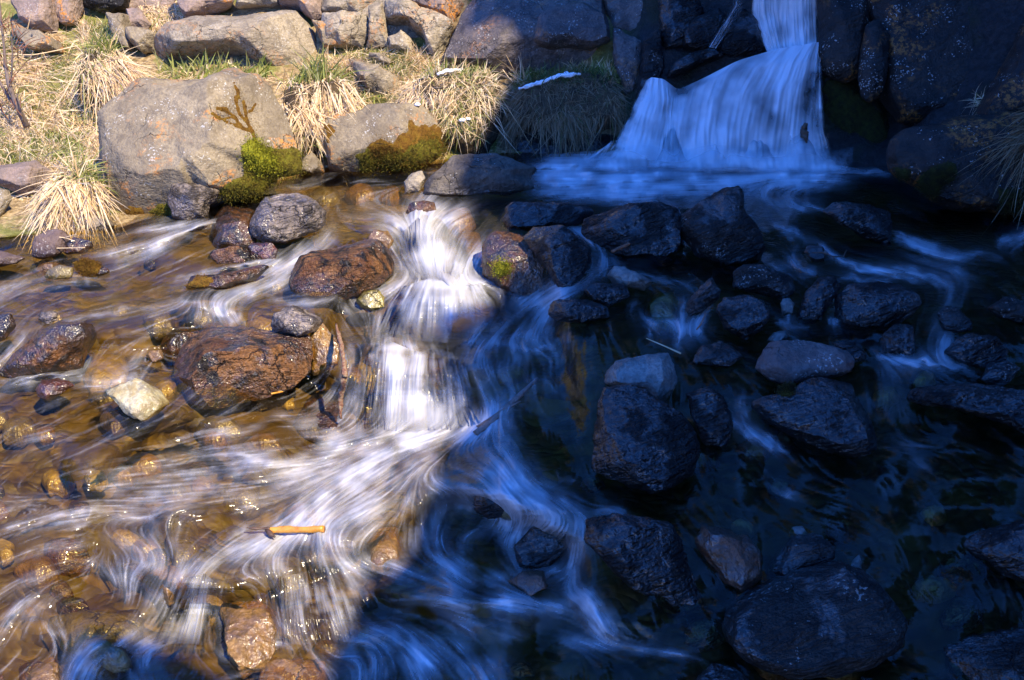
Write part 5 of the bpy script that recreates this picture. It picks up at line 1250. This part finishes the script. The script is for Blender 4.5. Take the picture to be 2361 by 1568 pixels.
for lab, q, r in [('long bleached straw stalk arching across the lichen covered cliff foot', [(25,135),(95,138),(160,125),(230,107),(290,100)], [.003,.004,.0035,.002]),
                  ('pale straw stalk lying along the slope under the arching stalk', [(20,165),(80,190),(140,200),(230,195)], [.003,.0035,.003,.002])]:
    tag(tube([(pts(*q), r)], M['strawstick'], 'stalk', 6, .2), lab, 'grass stalk')
st = [at_depth(x, y, float((wpt(110,580)-CAM)@FWD)-.07) for x, y in ((75,588),(110,545),(150,548),(172,556))]
tag(tube([(np.stack(st), [.003,.004,.003,.002]), (np.stack([st[1], at_depth(95,528,float((wpt(110,580)-CAM)@FWD)-.05)]), [.003,.001]), (np.stack([st[2], st[2] + np.array([.08,-.03,.03])]), [.003,.001]), (np.stack([st[2] + np.array([-.05,-.03,-.05]), st[2] + np.array([.12,-.05,-.04])]), [.003,.002])], M['strawstick'], 'twigs', 6, .3), 'tangle of dry twigs caught on the pale pointed stone', 'twigs')

# bare shrub at the frame edge
def shrub():
    base = bankpt(62, 290)
    Y = base[1] - .12
    root = empty('shrub', base); tag(root, 'bare reddish twiggy shrub standing on the dry slope', 'shrub')
    def pp(q): return np.stack([on_y(x, y, Y + dy) for x, y, dy in q])
    stems = [([(62,292,0.1),(42,250,0),(22,200,-.02),(12,150,0),(10,110,0),(3,50,0),(-4,-20,0)], [.022,.019,.016,.011,.009,.008,.006]),
             ([(40,250,.02),(20,225,.05),(0,190,.05),(-20,150,.05)], [.012,.010,.009,.006]),
             ([(24,205,0),(28,160,-.04),(29,120,-.05),(27,85,-.06)], [.008,.006,.005,.003]),
             ([(52,280,.02),(45,240,-.03),(38,215,-.04)], [.008,.006,.004])]
    for q, r in stems:
        child(tube([(pp(q), r)], M['bark'], 'stem', 8, .3), root)
    tw = []
    rg = np.random.default_rng(5)
    for k in range(42):
        x0 = rg.uniform(-12, 55); y0 = rg.uniform(60, 285); a = rg.normal(-1.57, .55); l = rg.uniform(20, 75)
        tw.append((pp([(x0, y0, rg.normal(0, .05)), (x0 + .5 * l * math.cos(a), y0 + .5 * l * math.sin(a), rg.normal(0, .05)), (x0 + l * math.cos(a + .2), y0 + l * math.sin(a + .2), rg.normal(0, .08))]), [.003, .0025, .0012]))
    child(tube(tw, M['twigred'], 'twigs', 5, 0), root)
shrub()

def hit(x, y):
    d = rays(x, y); d = d / np.linalg.norm(d)
    ok, p_, *_ = SC.ray_cast(bpy.context.evaluated_depsgraph_get(), Vector(CAM), Vector(d))
    return np.array(p_) if ok else surf(x, y)
bpy.context.view_layer.update()
# ------------------------------------------------------------------ snow left on the tussocks
for lab, q, rad in [('narrow strip of old snow on the sunlit straw mound', [(1008,171),(1025,164),(1045,160),(1068,161)], 8),
                    ('long strip of old snow along the shaded grass mound', [(1197,203),(1225,196),(1260,184),(1290,173),(1320,170),(1338,169)], 10)]:
    P0 = np.stack([hit(x, y + 5) + np.array([0, 0, .012]) for x, y in q])
    r = rad / HALF * TANH * float((P0[0] - CAM) @ FWD) * .5
    o = tube([(P0, [r * .5, r, r * .9, r * 1.1, r * .5][:max(3, len(q))])], M['snow'], 'snow_strip', 14, 1.1)
    tag(o, lab, 'snow', 'old snow left on the bank')
for k, (x, y, s) in enumerate([(1066,277,9), (1080,274,7), (963,241,8)]):
    rock('snow_patch', ['little clump of snow low on the straw mound', 'tiny snow clump beside the low clump on the straw mound', 'small snow clump at the crest of the mossy low rock'][k],
         [(x-s,y),(x-s*.5,y-s*.5),(x+s*.4,y-s*.5),(x+s,y),(x+s*.4,y+s*.4),(x-s*.5,y+s*.4)], 'snow', sub=4, th=.8, facets=0, cat='snow', wetline=False, dep=float((hit(x, y + 3)-CAM)@FWD)-.02)

# ------------------------------------------------------------------ stones under the water
SUB = [
 ('yellow submerged boulder veiled by water between the rust rock and the white stone', [(187,850),(200,803),(233,778),(277,786),(294,813),(290,850),(253,874),(200,874)], 'yellow', -.02),
 ('amber submerged stone at the lip of the upper cascade', [(1020,480),(1040,468),(1085,468),(1098,492),(1060,505),(1030,500)], 'amber', -.015),
 ('tall amber submerged stone right beside the upper cascade', [(1034,530),(1070,515),(1108,522),(1112,566),(1090,597),(1072,590),(1066,550)], 'amber', -.015),
 ('yellow stone glowing through the ledge fall', [(810,840),(830,815),(870,812),(893,835),(885,860),(840,868)], 'yellow', -.05),
 ('amber stone in the ledge fall beside the white curtain', [(990,830),(1010,815),(1030,835),(1030,880),(1005,900),(990,870)], 'amber', -.07),
 ('orange submerged wedge stone near the peeled stick', [(318,1312),(370,1288),(416,1290),(426,1312),(382,1347)], 'amber', -.02),
 ('squarish submerged rock with a veil of water on its face', [(384,1178),(450,1174),(458,1240),(435,1270),(400,1282),(380,1235)], 'olive', -.015),
 ('golden submerged rock at the shadow edge downstream of the stick', [(838,1212),(870,1200),(916,1198),(922,1265),(880,1285),(850,1282)], 'amber', -.015),
 ('wide tan submerged ledge stone in the near shallows', [(100,1398),(200,1385),(320,1400),(330,1430),(250,1475),(130,1455)], 'olive', -.02),
 ('round golden cobble under clear brown water, larger of the pair', [(88,1085),(110,1068),(150,1068),(168,1085),(155,1105),(105,1108)], 'yellow', -.03),
 ('round golden cobble under clear brown water, smaller of the pair', [(190,1088),(210,1074),(240,1078),(246,1092),(228,1105),(200,1105)], 'yellow', -.03),
 ('orange brown submerged stone in the pool below the ledge', [(555,1000),(590,988),(640,992),(648,1008),(600,1018),(565,1014)], 'amber', -.03),
 ('olive submerged stone below the big brown boulder', [(440,960),(480,945),(550,950),(560,970),(500,982)], 'olive', -.03),
 ('yellow submerged stone behind the big brown boulder', [(540,735),(580,718),(640,722),(650,742),(600,752)], 'yellow', -.02),
 ('brown submerged hump upstream of the rust rock', [(365,770),(390,742),(440,735),(470,748),(430,768),(390,782)], 'blackbrown', -.015),
 ('pale green submerged stone in the left shallows', [(0,960),(30,945),(75,948),(80,970),(40,990),(0,988)], 'olive', -.03),
 ('tan submerged stone beyond the pale green one', [(75,990),(100,975),(125,978),(120,995),(90,1002)], 'amber', -.03),
 ('pinkish submerged stone under the greenish white stone', [(225,950),(250,920),(275,940),(290,960),(255,975)], 'pink', -.02),
 ('yellow submerged stone beside the white stone', [(350,880),(375,865),(405,872),(400,890),(370,898)], 'yellow', -.025),
 ('amber cobble in the shallow pool above the upper cascade', [(868,440),(890,418),(920,420),(928,436),(900,447)], 'amber', -.01),
 ('flat amber cobble in the shallow pool near the mossy rock', [(790,430),(820,412),(860,416),(866,434),(820,442)], 'amber', -.01),
 ('dark olive cobble in the shallow pool by the mossy rock foot', [(700,440),(740,420),(780,424),(786,440),(740,450)], 'olive', -.01),
 ('olive grey stone under the shaded shallows behind the pale blue stone', [(1485,690),(1510,655),(1560,655),(1580,690),(1560,730),(1500,725)], 'olive', -.02),
 ('greenish domed stone under the little spill', [(2107,865),(2115,850),(2140,845),(2160,856),(2162,868),(2135,876)], 'olive', -.005),
 ('pale oblong stone under the near dark water', [(2105,1325),(2140,1312),(2200,1322),(2215,1335),(2180,1348),(2120,1340)], 'pale', -.04),
 ('brown flat stone under the near dark water', [(1905,1190),(1940,1180),(1985,1205),(1960,1212)], 'rust', -.005),
 ('blue grey flat stone under the near dark water', [(1685,1195),(1705,1186),(1745,1205),(1735,1215)], 'pale', -.005),
 ('yellow brown submerged stone left of the near white curl', [(20,1290),(60,1260),(120,1270),(130,1300),(80,1320)], 'amber', -.03),
 ('golden submerged stone at the frame edge of the near shallows', [(-30,1260),(0,1228),(30,1240),(28,1265),(0,1280)], 'yellow', -.03),
 ('brown submerged slab under the drifting foam below the stick', [(600,1290),(650,1270),(700,1290),(710,1330),(650,1345)], 'olive', -.03),
 ('flat olive submerged stone in the upper riffle', [(325,720),(365,705),(400,715),(395,735),(350,740)], 'olive', -.02),
 ('ochre submerged stone at the downstream end of the small wave', [(460,740),(500,732),(540,742),(520,758),(470,755)], 'amber', -.02),
]
for lab, pl, mt, dzz in SUB:
    rock('submerged_stone', lab, pl, mt, sub=5, th=.8, facets=3, cut=.86, rough=.03, flat=True, dz=dzz, cat='stone', group='stones lying under the stream water')
rg = np.random.default_rng(21)
cnt = 0
tries = 0
placed = [np.array(p).mean(0) for _, p, _, _ in SUB]
while cnt < 75 and tries < 4000:
    tries += 1
    x = rg.uniform(-40, 900); y = rg.uniform(560, 1560)
    if cnt >= 48: x = rg.uniform(1000, 2361); y = rg.uniform(640, 1560)
    s = rg.uniform(14, 34) * (0.55 + y / 1400)
    if any(np.hypot(*(q - (x, y)) * np.array([1, 1.4])) < s * 1.5 for q in placed): continue
    placed.append(np.array([x, y]))
    k = rg.integers(6, 9); an = np.sort(rg.uniform(0, PI2, k)) * .3 + np.arange(k) * PI2 / k * .7 + .3
    pl = [(x + s * 1.35 * math.cos(a) * rg.uniform(.85, 1.1), y + s * .62 * math.sin(a) * rg.uniform(.85, 1.1)) for a in an]
    if x < 950:
        mt = ['amber', 'yellow', 'olive', 'brown', 'olive', 'blackbrown', 'amber'][rg.integers(7)]
        lab, grp = 'rounded cobble lying under the clear brown sunlit water', 'cobbles under the sunlit water'
    else:
        mt = ['blackwet', 'darkdry', 'olive', 'rust', 'pale'][rg.integers(5)]
        lab, grp = 'rounded cobble lying under the dark shaded water', 'cobbles under the shaded water'
    rock('cobble', lab, pl, mt, sub=4, th=.8, facets=2, cut=.88, rough=.03, flat=True, dz=-rg.uniform(.035, .06), cat='stone', group=grp)
    cnt += 1

# ------------------------------------------------------------------ waterfall
def fall(name, lines, depths, dens_blobs, base, ns=150, nt=200, amp=.012, seed=0, tl=3.0, edge=.06, fade=0, fade_b=0, wide=False):
    lines = [np.array(l, float) for l in lines]
    t = np.linspace(0, 1, nt)
    res = []
    for l in lines:
        tt = np.linspace(0, 1, len(l))
        q = np.stack([np.interp(t, tt, l[:, k]) for k in (0, 1)], 1)
        for _ in range(int(nt * .12)): q[1:-1] = .25 * q[:-2] + .5 * q[1:-1] + .25 * q[2:]
        if wide: q = q + np.stack([3.0 * np.sin(len(res) * 2.3 + t * 3), (7 * math.sin(len(res) * 1.9 + 1) * (1 - t) ** 2)], 1)
        res.append(q)
    res = np.stack(res)                                    # lines, t, 2
    s = np.linspace(0, 1, ns); sl = np.linspace(0, 1, len(lines))
    A = np.empty((nt, ns, 2))
    for i in range(nt):
        for k in (0, 1): A[i, :, k] = np.interp(s, sl, res[:, i, k])
    k_ = np.ones(9) / 9
    A[:, 4:-4] = np.stack([np.apply_along_axis(lambda v: np.convolve(v, k_, 'valid'), 1, A[..., q]) for q in (0, 1)], -1)
    S_, T_ = np.meshgrid(s, t)
    X, Y = A[..., 0], A[..., 1]
    n3 = np.stack([S_ * 30, T_ * tl, T_ * 0], -1).reshape(-1, 3)
    n1 = fbm(n3, seed, 3).reshape(nt, ns); n2 = fbm(n3 * np.array([2.8, 1.2, 1]), seed + 5, 3).reshape(nt, ns); n0 = fbm(np.stack([S_ * 9, T_ * tl * .9, T_ * 0], -1).reshape(-1, 3), seed + 8, 3).reshape(nt, ns)
    dy = depths(S_, T_, X, Y) if wide else depths(S_, T_)
    Yd = dy - amp * (1.2 * n1 + .7 * n2 + 2.6 * n0)
    P = on_y(X, Y, Yd)
    a = base + .50 * n0 + .13 * n1 + .09 * n2 + .42 * fbm(np.stack([X / 46, Y / 40, X * 0], -1).reshape(-1, 3), seed + 40, 3).reshape(nt, ns)
    if fade_b: a = a * np.clip((1 - T_) / fade_b + .15 * n0, 0, 1)
    if fade: a = a * np.clip(T_ / fade + (.35 * n0 if wide else 0), 0, 1) ** 1.3 * np.clip(T_ / .03, 0, 1)
    for x, y, rx, ry, v in dens_blobs:
        a += v * np.exp(-((X - x) / rx) ** 2 - ((Y - y) / ry) ** 2)
    ed = np.clip(np.minimum(S_, 1 - S_) / edge + .5 * n0 + .25 * n1 + .5 * fbm(np.stack([X / 22, Y / 22, X * 0], -1).reshape(-1, 3), seed + 41, 3).reshape(nt, ns), 0, 1) * np.clip(np.minimum(S_, 1 - S_) / .02, 0, 1)
    a = np.clip(a, 0, 1) * ed
    o = mesh_np(name, P.reshape(-1, 3), grid_faces(nt, ns)[:, ::-1], M['fall'], True, {'foam': np.clip(a, 0, .78 if wide else .97)})
    return o


def fall_mat():
    t = NT('white_water')
    fo = t.attr('foam')
    tr = t.n('ShaderNodeBsdfTransparent'); tr.inputs[0].default_value = (0.95, 0.96, 0.97, 1)
    gl = t.n('ShaderNodeBsdfGlossy'); gl.inputs['Roughness'].default_value = 0.2
    fr = t.n('ShaderNodeFresnel'); fr.inputs[0].default_value = 1.33
    mx = t.n('ShaderNodeMixShader'); t.l(fr.outputs[0], mx.inputs[0]); t.l(tr.outputs[0], mx.inputs[1]); t.l(gl.outputs[0], mx.inputs[2])
    b = t.pbr((0.80, 0.82, 0.85), 0.45, None, 0.4)
    tl = t.n('ShaderNodeBsdfTranslucent'); tl.inputs[0].default_value = (0.8, 0.82, 0.85, 1)
    m0 = t.n('ShaderNodeMixShader'); m0.inputs[0].default_value = .25; t.l(b.outputs[0], m0.inputs[1]); t.l(tl.outputs[0], m0.inputs[2])
    m2 = t.n('ShaderNodeMixShader'); t.l(fo, m2.inputs[0]); t.l(mx.outputs[0], m2.inputs[1]); t.l(m0.outputs[0], m2.inputs[2])
    t.l(m2.outputs[0], t.out.inputs[0])
    return t.m
M['fall'] = fall_mat()

YF = float(wpt(1700, 376)[1])
wf = empty('waterfall', wpt(1700, 376)); tag(wf, 'silky white waterfall fanning into the shaded plunge pool', 'waterfall')
fan = fall('lower_fan', [
 [(1486,188),(1464,232),(1440,282),(1420,322),(1400,362)], [(1502,178),(1494,222),(1474,272),(1460,322),(1450,366)], [(1530,182),(1535,228),(1530,278),(1520,328),(1512,370)],
 [(1563,207),(1560,225),(1557,262),(1555,314),(1550,372)], [(1622,180),(1608,202),(1596,248),(1588,308),(1588,374)], [(1700,140),(1672,170),(1650,228),(1640,298),(1640,377)],
 [(1790,113),(1750,152),(1716,214),(1700,294),(1694,379)], [(1840,105),(1810,147),(1782,208),(1765,294),(1754,382)], [(1875,99),(1853,142),(1834,208),(1824,294),(1815,384)],
 [(1889,97),(1882,147),(1875,214),(1872,294),(1872,386)], [(1893,99),(1894,150),(1896,222),(1905,304),(1936,387)]],
 lambda s, t: YF + .42 * (1 - t) ** 1.3 - .07 * np.sin(np.pi * np.clip(s * 1.1, 0, 1)) - .05 * np.exp(-((s - .12) / .1) ** 2) + .06 * np.exp(-((s - .3) / .08) ** 2),
 [(1575,215,22,15,-.4),(1615,190,30,13,-.35),(1592,285,26,40,-.45),(1775,245,36,42,-.45),(1868,215,24,60,-.35),(1880,280,16,50,-.4),(1720,345,20,30,-.2),(1800,350,20,24,-.35),(1490,330,16,26,.25),
  (1700,250,30,40,.2),(1830,120,60,20,.25),(1640,330,30,50,.2),(1545,345,16,22,-.3),(1770,320,30,20,.25),(1660,365,260,14,.6),(1510,230,25,40,.3)], .85, 240, 260, .014, 3, 2.2, edge=.09)
foot = fall('foot_billow', [[(1425 + i * 40, 296 + 12 * math.sin(i * 1.9) + (34 if i < 1 else 0)), (1418 + i * 41.5, 345), (1404 + i * 43.5, 387)] for i in range(13)],
 lambda s, t: YF + .10 - .20 * t - .05 * np.sin(s * 31) * np.sin(t * 3), [(1555,330,22,34,-.45),(1660,330,26,40,.2),(1780,345,24,30,-.4),(1720,340,24,26,.25),(1850,340,30,40,.1),(1470,350,40,24,.25)], .42, 200, 90, .016, 91, 1.0, edge=.1, fade=.5, fade_b=.1)
up = fall('upper_curtain', [[(1730,-60),(1733,40),(1748,78),(1768,122)], [(1760,-60),(1765,30),(1774,70),(1788,118)], [(1800,-60),(1802,30),(1806,70),(1812,114)], [(1850,-60),(1852,30),(1853,70),(1855,108)], [(1884,-60),(1888,30),(1890,60),(1892,102)]],
 lambda s, t: YF + .62 - .12 * t ** 2, [(1765,20,20,60,-.25),(1820,40,25,60,.2),(1870,40,14,60,-.2),(1830,105,60,15,.3)], .8, 130, 160, .012, 11, 1.6)
tr1 = fall('side_trickle', [[(1682,-50),(1690,10),(1660,60),(1632,108)], [(1694,-50),(1702,12),(1672,62),(1642,110)], [(1706,-50),(1712,20),(1684,66),(1652,112)]],
 lambda s, t: YF + .46 - .12 * t, [(1640,92,20,14,.2),(1695,10,15,20,.1)], .12, 50, 120, .008, 21, 2.4, edge=.3)
xs_ = np.linspace(1340, 1965, 14)
spl = fall('splash', [[(x + 3 * math.sin(i * 2.1), 340 + 8 * math.sin(i * 1.7) + 14 * max(0, (1420 - x) / 80) - 0 * i), (x, 372 + .012 * (x - 1400)), (x + 2, 394 + .012 * (x - 1400))] for i, x in enumerate(xs_)],
 lambda s, t: YF - .10 - .16 * t, [(1540,345,20,20,-.3),(1640,350,30,14,.2),(1780,350,20,16,-.2),(1870,360,30,16,.2),(1440,355,30,12,.3)], .8, 220, 60, .012, 61, 1.2, edge=.12, fade=.7, fade_b=.45)
tr2 = fall('side_splash', [[(1395,340),(1375,350),(1350,364)], [(1412,322),(1395,340),(1372,366)], [(1424,330),(1412,348),(1402,368)]], lambda s, t: YF + .02 - .1 * t, [], .5, 50, 50, .012, 71, 1.2, edge=.3, fade=.3)
CAS = [
 ('white curtain dropping over the mid stream ledge in the sun', [[(848,805),(844,860),(838,985)],[(878,792),(874,850),(866,986)],[(905,794),(898,850),(888,990)],[(940,801),(925,860),(914,992)],[(970,805),(965,870),(962,992)],[(1003,806),(1006,875),(1012,990)],[(1040,814),(1056,885),(1070,984)],[(1076,838),(1094,905),(1108,975)]],
  [(918,870,24,110,.42),(962,870,14,90,.15),(1000,960,80,30,.25),(850,845,30,36,-.3),(1020,850,24,44,-.45),(905,800,60,8,.4),(870,940,16,60,-.1)], .30, .10, .30, .03),
 ('veiled dome of white water below the upper cascade', [[(925,655),(893,700),(866,768)],[(960,648),(938,700),(913,778)],[(1000,645),(990,702),(980,788)],[(1040,648),(1046,702),(1052,792)],[(1082,652),(1102,702),(1112,775)],[(1118,656),(1148,690),(1174,732)]],
  [(1010,655,110,12,.45),(1000,700,40,40,.15),(900,720,30,40,-.15),(1060,760,40,30,-.2)], .34, .06, .55, .045),
 ('upper cascade foaming down between brown rock and amber stone', [[(905,545),(925,592),(952,640)],[(935,525),(950,582),(975,642)],[(975,500),(985,562),(1000,645)],[(1015,502),(1010,572),(1018,645)],[(1060,556),(1046,602),(1034,648)],[(1104,588),(1084,616),(1062,652)]],
  [(1000,590,45,50,.4),(950,600,14,50,.15),(1020,540,14,20,-.35),(930,570,14,30,-.2)], .26, .3, .45, .03),
 ('near cascade pouring past the tan rugged rock', [[(415,1330),(390,1402),(352,1482)],[(446,1325),(422,1400),(392,1484)],[(476,1328),(460,1402),(438,1484)],[(502,1346),(494,1412),(482,1490)]],
  [(420,1450,50,30,.25),(450,1340,50,12,.2)], .20, .3, .45, .02),
 ('broad thin cascade spilling toward the shadow edge in the near stream', [[(636,1325),(642,1402),(654,1484)],[(680,1322),(690,1402),(704,1486)],[(735,1318),(756,1402),(778,1482)],[(782,1308),(812,1382),(836,1455)]],
  [(680,1400,22,70,.2),(760,1400,24,60,-.1)], .13, .35, .4, .02)]
for lab, ln_, bl_, bs_, ft_, fb_, off_ in CAS:
    o = fall('cascade', ln_, lambda s, t, X, Y: wpt(X, Y, .012 + off_ * np.sin(np.pi * np.clip(t * 1.05, 0, 1)) * np.sin(np.pi * np.clip(s, 0, 1)))[..., 1] - .004, bl_, bs_, 170, 170, .006, int(ln_[0][0][0]), 1.5, edge=.24, fade=ft_, fade_b=fb_, wide=True)
    tag(o, lab, 'cascade', 'small cascades of the stream')
for o in (fan, foot, up, tr1, spl, tr2):
    o.parent = wf; o.matrix_parent_inverse.identity(); o.location = tuple(-Vector(wf.location))

# ------------------------------------------------------------------ sun, sky and the unseen wall added to shade the stream
LD = np.array([0.42, -0.50, 0.757]); LD /= np.linalg.norm(LD)
elev = math.asin(LD[2])
sun_data = bpy.data.lights.new('sun', 'SUN'); sun = bpy.data.objects.new('sun', sun_data); COL.objects.link(sun)
sun_data.energy = 2.5; sun_data.angle = math.radians(0.5); sun_data.color = (1.0, 0.83, 0.58)
sun.rotation_euler = Vector(LD).to_track_quat('Z', 'Y').to_euler()
sun.location = tuple(LD * 20)

world = bpy.data.worlds.new('World'); SC.world = world; world.use_nodes = True
wt = world.node_tree; bg = wt.nodes['Background']
sky = wt.nodes.new('ShaderNodeTexSky'); sky.sky_type = 'NISHITA'; sky.sun_disc = False
sky.sun_elevation = elev; sky.sun_rotation = math.atan2(LD[0], LD[1]); sky.ozone_density = 8.0; sky.dust_density = 0.1; sky.air_density = 1.0; sky.altitude = 1500
hs = wt.nodes.new('ShaderNodeHueSaturation'); hs.inputs['Saturation'].default_value = 1.2
wb = wt.nodes.new('ShaderNodeMix'); wb.data_type = 'RGBA'; wb.blend_type = 'MULTIPLY'; wb.inputs[0].default_value = 1.0; wb.inputs[7].default_value = (1.0, 0.80, 1.12, 1)
wt.links.new(sky.outputs[0], hs.inputs['Color']); wt.links.new(hs.outputs[0], wb.inputs[6]); wt.links.new(wb.outputs[2], bg.inputs[0]); bg.inputs[1].default_value = 0.15

EDGE = [(1082,-60),(1076,30),(1070,70),(1090,66),(1115,54),(1136,48),(1160,52),(1177,67),(1184,100),(1187,133),(1178,170),(1168,190),(1152,215),(1137,245),(1122,285),(1096,335),(1072,362),(1056,400),(1045,435),(1092,455),
        (1108,495),(1150,520),(1240,545),(1247,579),(1187,603),(1172,633),(1152,660),(1150,692),(1070,709),(1006,722),(1008,775),(1040,800),(1037,810),(1034,856),(1022,890),(1070,925),(1095,940),(1106,973),(1070,990),
        (1040,1023),(1015,1070),(1000,1120),(968,1185),(952,1270),(900,1320),(828,1370),(815,1430),(790,1470),(765,1510),(755,1560),(745,1640),(560,1640),(530,1575),(500,1530),(440,1492),(350,1475),(310,1465),(250,1450),(192,1472),(152,1508),(136,1575),(110,1680)]
bpy.context.view_layer.update()
dg = bpy.context.evaluated_depsgraph_get()
hn = LD[:2] / np.linalg.norm(LD[:2]); hn = np.array([hn[0], hn[1], 0]); un = np.array([-hn[1], hn[0], 0])
DW = 3.6
uz = []
for x, y in EDGE:
    d = rays(x, y); d = d / np.linalg.norm(d)
    ok, P, *_ = SC.ray_cast(dg, Vector(CAM), Vector(d))
    P = np.array(P) if ok else surf(x, y)
    t_ = (DW - P @ hn) / (LD @ hn)
    q = P + LD * t_
    uz.append((q @ un, q[2]))
uz = np.array(uz)
# outline of the unseen wall, its top edge shaped to cast the EDGE shadow
u0, u1 = uz[:, 0].min(), uz[:, 0].max()
poly = [(uz[0, 0] + .2, 16.0)] + [tuple(q) for q in uz] + [(uz[-1, 0] - .15, -1.8), (14.0, -1.8), (16.0, 9.0), (13.0, 17.0)]
poly = np.array(poly)


def wall():
    bm = bmesh.new()
    vs = [bm.verts.new(tuple(hn * DW + un * u + np.array([0, 0, z]))) for u, z in poly]
    es = [bm.edges.new((vs[i], vs[(i + 1) % len(vs)])) for i in range(len(vs))]
    bmesh.ops.triangle_fill(bm, use_beauty=True, use_dissolve=False, edges=es)
    fr = bm.faces[:]
    ex = bmesh.ops.extrude_face_region(bm, geom=fr)
    off = Vector(tuple(hn * 1.4 + np.array([0, 0, 1.4 * LD[2] / (LD @ hn)])))
    for v in [g for g in ex['geom'] if isinstance(g, bmesh.types.BMVert)]: v.co += off
    bmesh.ops.recalc_face_normals(bm, faces=bm.faces)
    me = bpy.data.meshes.new('shade_wall'); bm.to_mesh(me); bm.free()
    me.materials.append(M['cliff'])
    o = bpy.data.objects.new('shade_wall', me); COL.objects.link(o)
    tag(o, 'tall unseen wall added at the side, its outline shaped to shade the stream', 'cliff')
    o['kind'] = 'structure'
    return o
wall()

vs = SC.view_settings
vs.view_transform = 'Standard'; vs.look = 'None'; vs.gamma = 1.0; vs.use_curve_mapping = False
vs.exposure = 2.0
SC.render.engine = 'CYCLES'
SC.cycles.use_denoising = True
SC.cycles.transparent_max_bounces = 16
SC.cycles.max_bounces = 6
SC.cycles.caustics_reflective = False; SC.cycles.caustics_refractive = False
